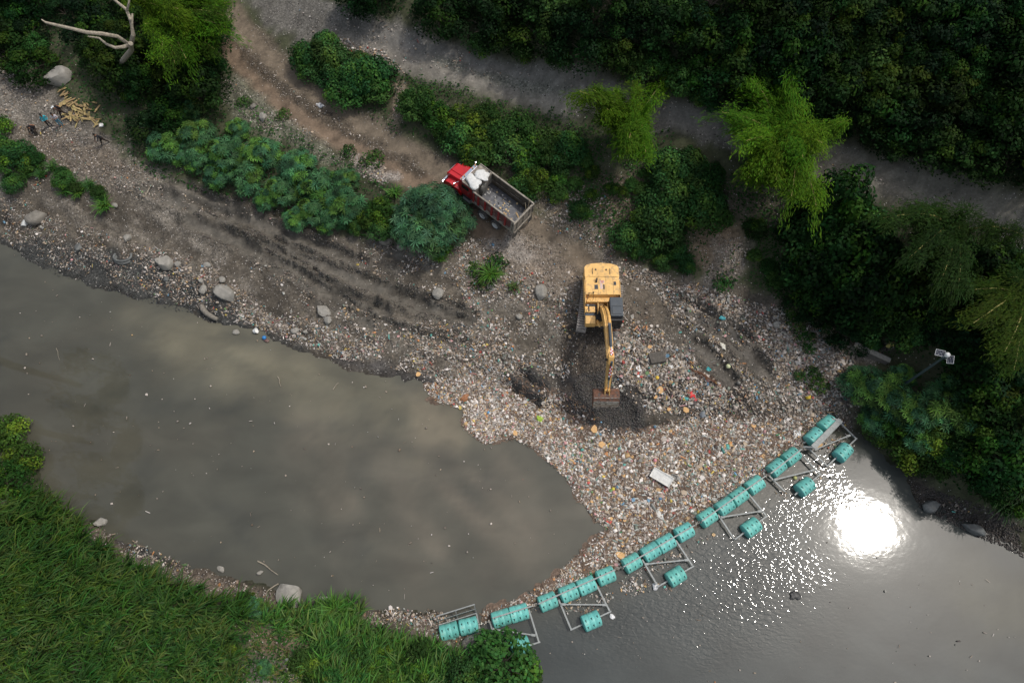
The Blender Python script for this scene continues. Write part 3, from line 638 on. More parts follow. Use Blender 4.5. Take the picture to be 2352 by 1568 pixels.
# the wooded hillside above the upper road
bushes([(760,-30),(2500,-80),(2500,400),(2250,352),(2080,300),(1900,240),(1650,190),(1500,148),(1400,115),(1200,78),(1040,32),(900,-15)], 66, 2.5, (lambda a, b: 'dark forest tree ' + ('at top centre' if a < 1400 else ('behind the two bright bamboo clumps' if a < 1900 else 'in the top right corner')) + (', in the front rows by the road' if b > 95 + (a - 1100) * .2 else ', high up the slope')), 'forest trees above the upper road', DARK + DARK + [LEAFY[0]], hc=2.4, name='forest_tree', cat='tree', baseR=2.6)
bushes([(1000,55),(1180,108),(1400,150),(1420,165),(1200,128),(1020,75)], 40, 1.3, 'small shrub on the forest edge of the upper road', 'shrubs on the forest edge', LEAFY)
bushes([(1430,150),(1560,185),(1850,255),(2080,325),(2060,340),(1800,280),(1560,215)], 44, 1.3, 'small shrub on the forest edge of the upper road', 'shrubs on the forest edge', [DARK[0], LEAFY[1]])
# wooded corner top left
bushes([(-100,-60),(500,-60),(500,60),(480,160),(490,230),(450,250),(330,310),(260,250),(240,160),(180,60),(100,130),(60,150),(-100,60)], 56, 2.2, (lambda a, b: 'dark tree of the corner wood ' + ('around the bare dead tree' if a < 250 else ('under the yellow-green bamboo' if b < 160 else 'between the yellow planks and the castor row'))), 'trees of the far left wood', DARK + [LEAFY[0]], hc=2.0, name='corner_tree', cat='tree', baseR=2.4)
bushes([(320,330),(480,430),(640,490),(800,525),(900,540),(950,560),(880,500),(840,430),(860,520),(700,500),(540,440),(400,380)], 40, 1.1, 'low leafy shrub under the row of castor bushes', 'low shrubs under the castor row', [LEAFY[0], LEAFY[1]])
for px, py, R, lb in [(350,160,1.7,'yellow-green leafy tree below the bamboo at the far left'),(875,480,1.5,'leafy shrub between the castor row and the big castor bush'),(850,500,1.2,'smaller shrub left of the big castor bush')]:
    plant('b', px, py, R, lb, None, meshes=[LEAFY[2]])
bushes([(-60,270),(30,300),(60,360),(40,420),(-60,430)], 44, 1.5, 'shrub at the left edge beside the litter path', 'shrubs at the left edge', LEAFY)
for px, py, R, lb in [(80,365,1.1,'ragged dark shrub right of the left-edge thicket'),(140,410,1.1,'shrub with trailing grass on the crest of the left bank'),(175,430,.8,'low shrub on the crest of the left bank'),(225,440,.9,'shrub above the drooping grass tuft on the left bank'),
                      (140,395,.8,'small shrub highest on the left bank crest')]:
    plant('b', px, py, R, lb, None, meshes=[LEAFY[0]])
# near bank
for px, py, R, lb in [(1150,1532,3.0,'round bright green tree overhanging the nearest triangle float'),(1060,1560,1.6,'grey-green leafy shrub left of the overhanging round tree'),(1210,1560,1.3,'low shrub at the waterline below the round tree'),
                  (560,1380,.9,'small leafy weed by the boulders on the near bank'),(60,1330,1.0,'bright leafy weed in the tall grass at the left'),(690,1520,1.1,'leafy creeper patch on the near bank slope')]:
    plant('b', px, py, R, lb, None, meshes=[LEAFY[0] if R != 1.6 else LEAFY[1]], hc=1.5)
for px, py in [(1850,775),(1860,800),(1870,850),(1880,880),(1115,640),(1090,615),(1140,600),(857,367),(800,347),(650,262),(560,232),(1840,860),(1660,650),(1830,740)]:
    x, y, z = G(px, py, .2); o = link('weed', SMALLP[0], None, (x, y, z), (0, 0, random.uniform(0, 6)), (random.uniform(.6, 1.3),) * 3)
    tag(o, 'low green weed sprouting from the rubble', 'weed', 'weeds sprouting from the rubble')

# bamboo: arching culms with feathery leaves
def culm_mesh(seed, leaves=3600, L=8.0, bend=1.0, base=(.052, .120, .006)):
    random.seed(seed)
    def pt(s): return Vector((3.4 * bend * s ** 1.9, 0, L * (s - .30 * bend * s ** 3.2)))
    b = B(); b.tube([pt(i / 12) for i in range(13)], [.075 * (1 - i / 13) + .012 for i in range(13)], 5)
    stalk = b.mesh('culm', M_CULM, True)
    s = Soup(); n = leaves
    nb = 34; bi = rng.integers(0, nb, n); st = .34 + .66 * (np.arange(nb) + .5) / nb
    ba = rng.uniform(0, 6.28, nb); bl = (1.05 * (1.15 - st) + .25) * rng.uniform(.6, 1.3, nb)
    p0 = np.array([pt(t) for t in st]); dirs = np.stack([np.cos(ba), np.sin(ba), rng.uniform(-.5, .6, nb)], 1)
    t = rng.uniform(.1, 1, n) ** .8
    pos = p0[bi] + dirs[bi] * (bl[bi] * t)[:, None] + rng.normal(0, .2, (n, 3)); pos[:, 2] -= .3 * t ** 2; pos += (rng.normal(0, .35, (nb, 3))[bi]) * t[:, None]
    az = ba[bi] + rng.normal(0, .5, n)
    R_ = rots(az, rng.uniform(.1, .8, n), az + np.pi/2)
    tv = np.array([(-.1, 0, 0), (.35, -.10, 0), (1, 0, -.12), (.35, .10, 0)]); sz = rng.uniform(.13, .26, n)
    s.inst(tv, LEAFF, pos, R_, np.stack([sz, sz, sz], 1), shade(n, base, .25, .15))
    return stalk, s.mesh('foliage', M_BAM)
CUL = [culm_mesh(i, bend=b_) for i, b_ in ((1, 1.0), (2, .6), (3, .8), (4, .7))]
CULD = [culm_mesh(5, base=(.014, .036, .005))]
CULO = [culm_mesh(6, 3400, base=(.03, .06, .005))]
def bamboo(px, py, tips, label, lib, hz_=8.0, group='bamboo clumps', thin=1.0):
    x, y, z = G(px, py)
    r = thing('bamboo', label, 'bamboo', (x, y, z), group=group)
    for (tx, ty) in tips:
        st, fo = random.choice(lib); k = random.uniform(.66, 1.1) * thin
        wx, wy = P(tx, ty, z + 5.2 * k)                # plume middle, at its height
        dx, dy = wx - x, wy - y; d = math.hypot(dx, dy); a = math.atan2(dy, dx)
        sx = max(d / 2.0, .15)
        o = link('culm', st, r, (random.uniform(-.4, .4), random.uniform(-.4, .4), 0), (0, 0, a), (min(sx, 2.2), max(.7, min(sx, 1.15)), k)); o['label'] = 'arching culm'
        link('foliage', fo, o)
random.seed(3)
bamboo(1445, 345, [(1340,245),(1385,225),(1420,240),(1450,215),(1400,280),(1480,250),(1540,185),(1460,300),(1470,350),(1440,380),(1430,330)], 'bamboo clump of bright arching plumes over the upper road above the excavator', CUL)
bamboo(1775, 385, [(1695,215),(1735,140),(1765,130),(1805,155),(1770,230),(1850,215),(1710,310),(1745,320),(1800,330),(1900,290),(1870,350),(1810,400),(1710,450),(1750,475),(1800,480),(1850,430),(1690,360),(1830,370),(1720,270),(1780,190),(1740,400),(1780,430)],
       'largest bamboo clump, right of centre, fanning over the upper road', CUL)
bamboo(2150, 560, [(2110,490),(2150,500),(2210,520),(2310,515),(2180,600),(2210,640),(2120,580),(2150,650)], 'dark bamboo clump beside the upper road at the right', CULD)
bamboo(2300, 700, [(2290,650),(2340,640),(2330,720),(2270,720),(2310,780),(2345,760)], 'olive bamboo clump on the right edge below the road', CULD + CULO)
bamboo(420, 110, [(300,20),(350,30),(410,15),(460,30),(500,60),(530,90),(440,80),(380,90),(480,130),(520,140),(400,150),(340,70),(540,40),(450,180),(560,20),(360,-20),(440,-30),(500,-10)], 'yellow-green bamboo clump in the far left corner beside the road', CUL + CULO + CULD)
0 and bamboo(-20, 1130, [(10,970),(0,1010),(40,1030),(65,1035),(30,1075),(0,1100),(-20,960)], 'feathery yellow-green tree leaning over the water at the left edge', CULO, thin=.5, group=None)
# tall trees just off the left side, mirrored in the river
for px, py, R, lb in [(-5, 985, 1.9, 'feathery olive tree leaning over the water at the left edge'), (35, 1045, 1.7, 'yellow-green tree leaning farthest over the water at the left'), (0, 1100, 2.0, 'olive tree in front of the leaning tree at the left edge'), (60, 1150, 1.2, 'olive shrub at the waterline under the leaning tree')]:
    plant('b', px, py, R, lb, None, meshes=[LEAFY[2]], hc=2.0, name='riverside_tree', cat='tree')
for x, y, sc in [(-43.5, 13, 1.3), (-45, 18, 1.4), (-43, 8, 1.2), (-47, 23.5, 1.4), (-42, 4, 1.0)]:
    r = thing('riverside_tree', 'tall tree of the left bank mirrored in the brown water', 'tree', (x, y, float(hz(x, y))), (0, 0, 0), 'tall trees of the left bank', (sc, sc, sc))
    link('trunk', B().tube([(0, 0, -2), (1.4, 0, 4), (3.6, .1, 8)], [.3, .25, .15], 8).mesh('trunk', M_BARK, True), r); link('crown', DARK[1], r, (4.2, 0, 6.6))

# dead tree
def limb(name, pts, rr, parent, m=M_DEAD):
    b = B(); b.tube(pts, rr, 8); return b.part(name, m, parent, True)
bx, by, bz = G(512/1.0, 0) if False else G(300, 190)
dt = thing('dead_tree', 'bare dead tree with pale curved branches in the far left wood', 'tree', (bx, by, bz))
def W3(px, py, z):
    a, b_ = P(px, py, z); return (a - bx, b_ - by, z - bz)
limb('trunk', [(0, 0, -1), (0, 0, 2), W3(302, 115, bz + 6.0), W3(300, 100, bz + 8)], [.28, .24, .2, .17], dt)
limb('branch', [W3(300, 108, bz+7), W3(306, 80, bz+8.5), W3(300, 45, bz+9.5), W3(290, 22, bz+10), W3(265, 2, bz+10.5), W3(240, -20, bz+11)], [.19, .16, .14, .12, .1, .08], dt)
limb('branch', [W3(292, 24, bz+10), W3(296, 8, bz+10.6), W3(298, -10, bz+11)], [.09, .08, .06], dt)
limb('branch', [W3(300, 100, bz+7), W3(285, 108, bz+7.2), W3(265, 110, bz+7.4), W3(245, 102, bz+7.6), W3(228, 88, bz+7.8), W3(202, 84, bz+8)], [.17, .15, .12, .1, .08, .05], dt)
limb('branch', [W3(296, 102, bz+7), W3(270, 84, bz+8), W3(235, 78, bz+8.6), W3(200, 75, bz+9), W3(160, 65, bz+9.4), W3(125, 57, bz+9.8), W3(105, 52, bz+10), W3(95, 45, bz+10.2)], [.15, .14, .15, .14, .12, .11, .08, .04], dt)
limb('branch', [W3(303, 60, bz+9), W3(304, 32, bz+9.4)], [.09, .07], dt)

# tall grass tufts
def tuft_soup(s, pos, n, L, base, lean=None, spread=.8, wid=.035, seed=0):
    """blades of three segments arching out of pos"""
    az = rng.uniform(0, 6.28, n)
    if lean is not None: az = np.where(rng.random(n) < .6, lean + rng.normal(0, .55, n), az)
    l = L * rng.uniform(.6, 1.15, n); sp = spread * rng.uniform(.35, 1.1, n)
    t = np.array([0, .4, .75, 1.0]); hor = sp[:, None] * l[:, None] * (t ** 1.5)[None]; up = l[:, None] * (t[None] - .42 * (t ** 2.6)[None] * (.5 + sp[:, None]))
    d = np.stack([np.cos(az), np.sin(az)], 1); side = np.stack([-d[:, 1], d[:, 0]], 1)
    w = wid * np.array([.8, 1., .7, .05])
    off = rng.normal(0, .14, (n, 2))
    P_ = np.zeros((n, 8, 3))
    for k in range(4):
        c = off + d * hor[:, k:k+1]
        P_[:, 2*k, :2] = c - side * w[k]; P_[:, 2*k+1, :2] = c + side * w[k]; P_[:, 2*k:2*k+2, 2] = up[:, k:k+1]
    P_ += np.asarray(pos)[None, None]
    f = np.array([[0, 1, 3, 2], [2, 3, 5, 4], [4, 5, 7, 6]]); F = (f[None] + (np.arange(n) * 8)[:, None, None]).reshape(-1, 4)
    C_ = np.repeat(shade(n, base, .28, .18)[:, None], 8, 1)
    s.add(P_.reshape(-1, 3), [F], C_.reshape(-1, 3))
gs = Soup()
GRASSP = [(-60,1180),(60,1130),(130,1160),(200,1230),(280,1290),(400,1340),(520,1370),(560,1400),(520,1480),(560,1600),(-60,1600)]
for a, b in scatter_px(GRASSP, 22):
    x, y, z = G(a, b, .4); k = vn(x * .25, y * .25, 8)
    far_ = 1 if b < 1420 else .75
    tuft_soup(gs, (x, y, z - .05), 26 if b < 1420 else 18, random.uniform(1.5, 2.3) * far_, random.choice([(.045, .11, .016), (.03, .08, .016), (.065, .125, .02), (.08, .13, .03), (.035, .10, .015)]), lean=rad(25), wid=.045)
for poly, lean in (([(600,1395),(700,1390),(790,1385),(830,1400),(830,1450),(740,1480),(640,1450),(600,1430)], 60), ([(740,1450),(850,1440),(900,1470),(1000,1480),(1060,1520),(1050,1600),(700,1600)], 70)):
    for a, b in scatter_px(poly, 19):
        x, y, z = G(a, b, .4); tuft_soup(gs, (x, y, z - .05), 22, random.uniform(1.1, 1.8), random.choice([(.075, .19, .03), (.055, .15, .025), (.095, .17, .04)]), lean=rad(lean), wid=.04)
for a, b in scatter_px([(2210,1080),(2352,1060),(2352,1180),(2280,1160)], 22) :
    x, y, z = G(a, b, .4); tuft_soup(gs, (x, y, z), 30, 2.0, (.022, .06, .014), lean=rad(230), wid=.045)
for a, b in scatter_px([(560,1400),(640,1420),(760,1470),(900,1450),(1040,1500),(1100,1600),(300,1600),(330,1420),(100,1350),(-60,1400),(-60,1250),(200,1280),(400,1370)], 27):
    x, y, z = G(a, b, .2); tuft_soup(gs, (x, y, z - .05), 14, random.uniform(.5, 1.2), random.choice([(.09, .16, .03), (.06, .14, .02), (.12, .14, .04), (.03, .09, .02)]), wid=.03)
tag(link('tall_grass', gs.mesh('tall_grass', M_GRASS)), 'tall arching grass covering the near bank', 'grass', kind='stuff')
for px, py, n, L, lb in [(1128,628,150,1.7,'bright tuft of long reeds in the rubble left of the excavator'),(238,470,130,1.4,'drooping grass tuft hanging over the left bank'),(175,440,80,1.1,'thin grass tuft on the crest of the left bank'),
                      (1025,572,80,1.0,'grass tuft under the right edge of the big castor bush'),(1010,590,70,1.0,'grass tuft below the big castor bush'),(470,235,160,2.2,'pale feathery grass clump inside the left thicket'),
                      (860,500,90,1.2,'yellow-green grass between the castor bushes'),(905,440,90,1.1,'olive grass patch behind the big castor bush'),(1345,490,70,1.1,'grass tuft on the slope right of the truck'),
                      (1180,655,60,.9,'small grass tuft left of the pale boulder by the excavator'),(765,1400,200,1.9,'tallest grass clump standing over the water on the near bank'),(1100,700,1,.4,None)]:
    if not lb: continue
    x, y, z = G(px, py, .5); s_ = Soup(); tuft_soup(s_, (0, 0, 0), n, L, (.085, .20, .03) if 'pale' not in lb else (.09, .14, .04), lean=rad(250) if 'droop' in lb else None, wid=.035)
    tag(link('grass_tuft', s_.mesh('grass_tuft', M_GRASS), None, (x, y, z)), lb, 'grass tuft')

# ground cover: creepers and fallen leaves in the planted zones
cv = Soup()
def cover(poly, dens, base, size=.2, h=.35, patch=.42, tilt=.6):
    w = np.array(L0(poly)); x0, y0 = w.min(0); x1, y1 = w.max(0); n = int((x1-x0) * (y1-y0) * dens)
    X = rng.uniform(x0, x1, n); Y = rng.uniform(y0, y1, n)
    k = inpoly(X, Y, w) & (fbm(X * .35, Y * .35, 123, 3) > patch - .1 + rng.uniform(-.05, .05, n)); X = X[k]; Y = Y[k]; n = len(X)
    Z = hz(X, Y) + rng.uniform(.02, h, n) * (.4 + fbm(X * .8, Y * .8, 7, 2))
    sz = size * rng.uniform(.6, 1.4, n); bc = np.array(base)[None] * (.65 + .8 * fbm(X * .6, Y * .6, 9, 3))[:, None]
    c = shade(n, (1, 1, 1), .2, .14) * bc
    cv.inst(LEAFQ, LEAFF, np.stack([X, Y, Z], 1), rots(rng.uniform(0, 6.28, n), rng.normal(0, tilt, n)), np.stack([sz, sz, sz], 1), c)
cover([(-200,-100),(540,-100),(545,100),(500,200),(530,290),(640,300),(800,370),(860,420),(960,450),(1060,500),(1040,570),(900,565),(700,510),(480,450),(330,400),(240,290),(110,185),(-200,60)], 14, (.026, .075, .018), .24, .5, .3)
cover([(660,110),(740,90),(880,150),(1000,180),(1340,270),(1520,300),(1700,355),(1900,420),(2040,480),(2150,520),(2400,640),(2500,900),(2500,1200),(2200,1130),(2030,1030),(1975,960),(1980,860),(2040,800),(1900,740),(1700,655),(1500,615),(1330,540),(1200,440),(1060,350),(900,310),(700,180)], 13, (.026, .068, .018), .24, .5, .47)
cover([(740,-100),(2600,-200),(2600,470),(2250,420),(2100,370),(1850,300),(1500,215),(1200,145),(900,40)], 9, (.012, .036, .008), .32, .9, .3)
cover([(-100,1150),(150,1180),(300,1300),(520,1390),(620,1420),(800,1420),(1000,1470),(1150,1520),(1150,1650),(-100,1650)], 40, (.028, .085, .014), .17, .5, .2)
cover([(520,200),(600,250),(700,310),(820,370),(860,420),(700,350),(560,290)], 16, (.05, .115, .03), .18, .3, .5)
cover([(1160,330),(1420,320),(1560,350),(1720,370),(1860,420),(1860,560),(1900,700),(1760,660),(1720,560),(1600,490),(1560,610),(1440,590),(1330,500),(1240,440)], 34, (.034, .085, .02), .2, .4, .5)
cover([(1740,520),(1850,520),(1900,720),(1960,770),(1800,700),(1720,650)], 40, (.032, .08, .02), .19, .35, .25)
cover([(1490,560),(1600,590),(1600,640),(1520,620),(1420,590)], 40, (.034, .085, .02), .18, .3, .2)
cover([(880,160),(1000,190),(1300,270),(1420,330),(1300,320),(1000,215),(900,190)], 40, (.05, .10, .025), .17, .3, .25)
tag(link('undergrowth', cv.mesh('undergrowth', M_LEAF)), 'low creepers and weeds covering the planted slopes', 'undergrowth', kind='stuff')

bushes([(720,1480),(900,1480),(1000,1500),(1030,1568),(700,1600)], 40, 1.0, 'low leafy shrub among the grass at the bottom edge', 'low shrubs among the near grass', [LEAFY[2], LEAFY[0]])
bushes([(0,1380),(120,1340),(60,1450),(0,1450)], 44, 1.0, 'low leafy shrub among the grass at the left edge', 'low shrubs among the near grass', [LEAFY[2], LEAFY[0]])
for px, py in [(150,440),(120,385),(95,400),(205,425),(235,455),(60,400),(165,415)]:
    x, y, z = G(px, py, .3); s_ = Soup(); tuft_soup(s_, (0, 0, 0), 90, 1.1, (.045, .12, .025), wid=.03)
    tag(link('grass_tuft', s_.mesh('grass_tuft', M_GRASS), None, (x, y, z)), 'ragged grass tuft between the shrubs on the left bank crest', 'grass tuft', 'grass tufts on the left bank crest')

bushes([(60,1250),(200,1290),(420,1370),(560,1430),(560,1568),(0,1568),(0,1300)], 78, .75, 'small leafy weed clump sunk in the near grass', 'weed clumps in the near grass', [LEAFY[2], LEAFY[0]], zs=.6, jit=.9)

bushes([(1170,350),(1300,330),(1420,350),(1440,430),(1380,470),(1280,430),(1200,400)], 50, .85, 'small ragged shrub on the slope left of the bamboo foot', 'small shrubs on the upper slope', [LEAFY[0], LEAFY[2]], zs=.8, jit=.8)
bushes([(1700,520),(1830,480),(1870,600),(1860,690),(1780,650),(1730,600)], 46, .9, 'small shrub on the dark slope right of the bare patch', 'small shrubs right of the bare patch', [LEAFY[0], DARK[0]], zs=.8, jit=.8)
bushes([(1440,400),(1500,380),(1500,440),(1450,460)], 40, .8, 'small shrub beneath the left bamboo clump', 'small shrubs beneath the left bamboo', [LEAFY[0]], zs=.8)
# ---------------------------------------------------------------- paints and metals
M_YEL = mat('machine_yellow', (.82, .49, .16), .5, var=.14, vs=2, dirt=((.30, .22, .13), .52, 3.5, .5), coat=.15)
M_SLATE = mat('cab_grey', (.055, .068, .082), .5, var=.1, vs=4, dirt=((.12, .11, .10), .6, 3, .4))
M_BLACK = mat('black_steel', (.02, .02, .022), .5, var=.2)
M_RUB = mat('rubber', (.05, .048, .045), .85, var=.3, vs=6, dirt=((.12, .10, .08), .5, 5, .6))
M_STEEL = mat('worn_steel', (.36, .33, .29), .5, .6, var=.3, vs=6, dirt=((.10, .07, .05), .5, 5, .8))
M_CHROME = mat('chrome', (.75, .76, .78), .15, 1.0, var=0)
M_GLASS = mat('dark_glass', (.012, .014, .016), .08, var=0, spec=.6)
M_RED = mat('red_paint', (.50, .008, .012), .3, var=.08, vs=2, coat=.5)
M_DRED = mat('dusty_red_paint', (.26, .018, .02), .55, var=.2, vs=4, dirt=((.20, .17, .14), .58, 3, .5))
M_PANEL = mat('faded_maroon_panel', (.12, .05, .045), .75, var=.3, vs=4, dirt=((.22, .19, .16), .5, 3, .7))
M_BEDM = mat('dusty_bed_steel', (.27, .24, .20), .75, .1, var=.35, vs=3, dirt=((.07, .06, .05), .52, 2.2, .7))
M_INNER = mat('grimy_bed_inside', (.085, .07, .052), .8, var=.4, vs=3, dirt=((.19, .16, .12), .56, 2.5, .6))
M_BEDF = mat('scraped_bed_floor', (.095, .098, .108), .5, .3, var=.4, vs=2.5, dirt=((.25, .24, .23), .58, 6, .7))
M_BAG = mat('woven_sack', (.62, .62, .60), .7, var=.12, vs=5, bump=.5, bs=9)
M_GREYM = mat('galvanised', (.27, .285, .28), .6, .2, var=.18, vs=5, dirt=((.20, .18, .15), .6, 4, .5))
M_TEAL = mat('turquoise_plastic', (.15, .50, .45), .5, var=.12, vs=2, objvar=.25, dirt=((.20, .27, .22), .54, 2.2, .6))
M_DKT = mat('slot_shadow', (.012, .05, .045), .8, var=0)
M_WHITE = mat('white_paint', (.78, .78, .76), .5, var=.06)
M_SOLAR = mat('solar_cell', (.008, .010, .025), .2, var=0, spec=.6)
M_POLE = mat('pole_paint', (.045, .07, .075), .5, var=.1)
M_STONE = mat('river_stone', (.27, .255, .225), .85, var=.18, vs=3, bump=.5, bs=6, dirt=((.13, .12, .10), .55, 2, .6))
M_STONED = mat('wet_stone', (.12, .125, .12), .6, var=.25, vs=4, bump=.4, bs=7)
M_CONC = mat('old_concrete', (.19, .175, .15), .9, var=.25, vs=3, bump=.5, bs=9)
M_BUCK = mat('bucket_rusty', (.17, .085, .055), .6, .4, var=.35, vs=5, dirt=((.09, .085, .08), .5, 3, .7))
M_RUST = M_BUCK

# ---------------------------------------------------------------- excavator
def excavator():
    ex, ey = 7.15, 25.35
    gz_ = float(np.mean(hz(np.array([ex - 1.3, ex + 1.3, ex, ex]), np.array([ey, ey, ey - 1.8, ey + 1.8]))))
    r = thing('excavator', 'yellow tracked excavator reaching its long arm down into the black river mud', 'excavator', (ex, ey, gz_ + .2), (0, 0, rad(-90.6))); r.scale = (.96, .95, .96)
    ur = rad(-8.5)                                   # undercarriage turned against the upper body
    cu, su = math.cos(ur), math.sin(ur)
    def U(p): return (p[0] * cu - p[1] * su, p[0] * su + p[1] * cu, p[2])
    shoe = B().box((0, 0, 0), (.15, .82, .035)).box((.05, 0, .03), (.03, .82, .06)).box((-.03, 0, .025), (.02, .82, .035)).mesh('track_shoe', mat('dusty_track_steel', (.33, .30, .27), .7, .1, var=.2, vs=5))
    for sy in (1, -1):
        t = link('track', B().box((0, 0, .52), (3.3, .42, .5), bev=.04).box((0, 0, .52), (3.6, .2, .34)).mesh('track', M_BLACK), r, (lambda q_: (q_[0] - .15, q_[1], q_[2]))(U((0, sy * 1.36, 0))), (0, 0, ur))
        n = 48; Lr = 1.95; rr = .44; per = 2 * 2 * Lr + 2 * math.pi * rr
        for i in range(n):
            d = per * i / n
            if d < 2 * Lr: x, z, a = -Lr + d, .97, 0
            elif d < 2 * Lr + math.pi * rr: q = (d - 2 * Lr) / rr; x, z, a = Lr + rr * math.sin(q), .53 + rr * math.cos(q), q
            elif d < 4 * Lr + math.pi * rr: x, z, a = Lr - (d - 2 * Lr - math.pi * rr), .09, math.pi
            else: q = (d - 4 * Lr - math.pi * rr) / rr; x, z, a = -Lr - rr * math.sin(q), .53 - rr * math.cos(q), math.pi + q
            link('track_shoe', shoe, t, (x, 0, z), (0, a, 0))
        for x_ in (-1.95, 1.95):
            link('sprocket', B().cyl((0, -.12, 0), (0, .12, 0), .36, 18).cyl((0, -.2, 0), (0, .2, 0), .15, 12).mesh('sprocket', M_STEEL), t, (x_, 0, .53))
    B().box((0, 0, .62), (2.0, 2.0, .35), bev=.05).cyl((0, 0, .75), (0, 0, 1.08), .72, 24).part('undercarriage_frame', M_BLACK, r, loc=(-.15, 0, 0), rot=(0, 0, ur))
    B().box((-.35, 0, 1.18), (4.3, 2.75, .18)).part('deck', M_YEL, r, bev=.01)
    # engine hood and counterweight
    b = B(); prof = [(-1.42 + .0, 0)]
    out = [(-2.0, -1.44), (-2.0, 1.44), (-2.9, 1.44), (-3.12, 1.25), (-3.25, .8), (-3.32, 0), (-3.25, -.8), (-3.12, -1.25), (-2.9, -1.44)]
    b.prism(out, 1.05, 2.68, 'z'); b.part('counterweight', M_YEL, r, bev=.05)
    B().box((-1.15, 0, 1.98), (1.68, 2.86, 1.42), bev=.05).part('engine_hood', M_YEL, r)
    for y_ in (-.35, .28, .9):
        B().box((-1.15, y_, 2.694), (1.64, .012, .008)).part('hood_seam', M_BLACK, r)
    B().box((-1.99, 0, 2.694), (.014, 2.5, .01)).part('hood_seam', M_BLACK, r)
    for (x_, y_, a_, c_) in ((-1.0, -.52, .42, .28), (-1.02, .12, .42, .12), (-1.35, 1.05, .32, .2)):
        g = B().box((0, 0, 0), (a_, c_, .02)); p = g.part('grille', M_SLATE, r, loc=(x_, y_, 2.70))
        for q in range(5): B().box((a_ * (-.4 + .2 * q), 0, .016), (.02, c_ * .9, .012)).part('slat', M_BLACK, p)
    B().cyl((-1.45, -.5, 2.66), (-1.48, -.5, 2.84), .07, 12).cyl((-1.48, -.5, 2.84), (-1.72, -.46, 2.92), .065, 12).part('exhaust_pipe', M_BLACK, r, True)
    for y_ in (-.5, .38): B().cyl((-2.65, y_, 2.67), (-2.65, y_, 2.72), .075, 14).part('lifting_eye', M_BLACK, r)
    for y_ in (-.78, .68): B().tube([(-2.2, y_, 2.7), (-2.6, y_, 2.78), (-2.75, y_ + .01, 2.72)], .022, 5).part('hood_hinge', M_BLACK, r)
    b = B().box((-1.5, -.02, 2.696), (.25, .38, .012)); b.part('warning_sticker', mat('sticker', (.6, .42, .36), .5, var=.1), r)
    for q in range(3): B().box((-1.57 + .07 * q, -.02, 2.704), (.03, .28 - .06 * q, .006)).part('sticker_marking', mat('sticker_red', (.5, .05, .04), .5, var=.3, vs=30), r)
    B().box((-1.08, -.02 - .07, 2.696), (.52, .2, .012)).part('warning_sticker', mat('sticker', (.62, .45, .4), .5, var=.2, vs=25), r)
    # step deck in front of the hood
    B().box((-.12, 0, 1.75), (.5, 2.86, .96), bev=.04).part('front_hood', M_YEL, r)
    B().box((-.12, -.55, 2.236), (.46, .012, .008)).box((-.12, .62, 2.236), (.46, .012, .008)).part('hood_seam', M_BLACK, r)
    B().box((-.6, 1.47, 2.1), (2.2, .05, 1.2), bev=.02).part('side_door', M_YEL, r)
    B().box((-.6, -1.47, 2.1), (2.2, .05, 1.2), bev=.02).part('side_door', M_YEL, r)
    # tank and toolbox on the right side
    B().box((.58, -1.02, 1.62), (.75, .85, .7), bev=.04).part('fuel_tank', M_YEL, r)
    B().box((.33, -1.0, 1.995), (.2, .85, .03)).box((.62, -1.12, 1.99), (.5, .1, .03)).part('walkway', M_BLACK, r)
    B().box((1.12, -1.02, 1.86), (.24, .86, .05)).part('step', M_SLATE, r)
    B().box((1.62, -1.02, 1.60), (.72, .84, .68), bev=.05).box((1.62, -1.02, 1.945), (.66, .012, .01)).part('toolbox', M_YEL, r)
    B().cyl((.35, -1.2, 2.0), (.35, -1.2, 2.06), .09, 14).part('tank_cap', M_GREYM, r)
    def rail(pts): B().tube(pts, .02, 6).part('handrail', M_BLACK, r, True)
    rail([(.2, -1.35, 2.0), (.2, -1.35, 2.75), (-.35, -1.2, 2.9), (-.35, -.8, 2.9), (0, -.8, 2.6), (0, -.8, 2.2)])
    rail([(1.1, -1.4, 1.8), (1.1, -1.4, 2.6), (.75, -1.1, 2.75), (.75, -.75, 2.75), (1.0, -.62, 2.6), (1.1, -.62, 1.9)])
    B().tube([(.3, -1.4, 2.0), (-.3, -1.15, 2.9), (-.35, -.85, 2.92)], .015, 5).box((-.35, -.82, 2.92), (.08, .12, .14)).part('mirror', M_BLACK, r)
    # cab
    cab = B().box((1.1, 1.0, 2.05), (2.05, 1.0, 1.55), bev=.05).part('cab', M_BLACK, r)
    B().box((1.02, 1.0, 3.0), (1.72, 1.06, .34), bev=.07).part('cab_roof', M_SLATE, cab)
    B().box((.98, 1.0, 3.175), (.02, .92, .012)).box((1.38, 1.0, 3.176), (.6, .02, .01)).part('roof_seam', M_BLACK, cab)
    B().box((1.38, 1.0, 3.19), (.66, .78, .03), bev=.03).part('roof_hatch', M_SLATE, cab)
    B().box((2.12, 1.0, 2.38), (.03, .9, 1.0), (0, -.32, 0)).part('windscreen', M_GLASS, cab)
    B().box((1.1, 1.505, 2.4), (1.7, .02, .8)).part('side_window', M_GLASS, cab)
    B().tube([(2.0, 1.45, 2.85), (2.42, 1.5, 1.9), (2.4, 1.1, 1.8)], .018, 5).part('handrail', M_BLACK, cab)
    B().box((2.28, 1.0, 1.35), (.14, .95, .1)).part('cab_sill', M_BUCK, cab)
    # boom foot well
    B().box((.75, 0, 1.45), (1.4, 1.05, .4)).part('boom_well', M_BLACK, r)
    B().cyl((.25, -.08, 1.6), (.25, -.08, 1.95), .22, 18).box((.2, -.1, 1.97), (.12, .16, .04)).part('swing_motor', mat('greasy_yellow', (.25, .14, .04), .5, var=.4, vs=9), r)
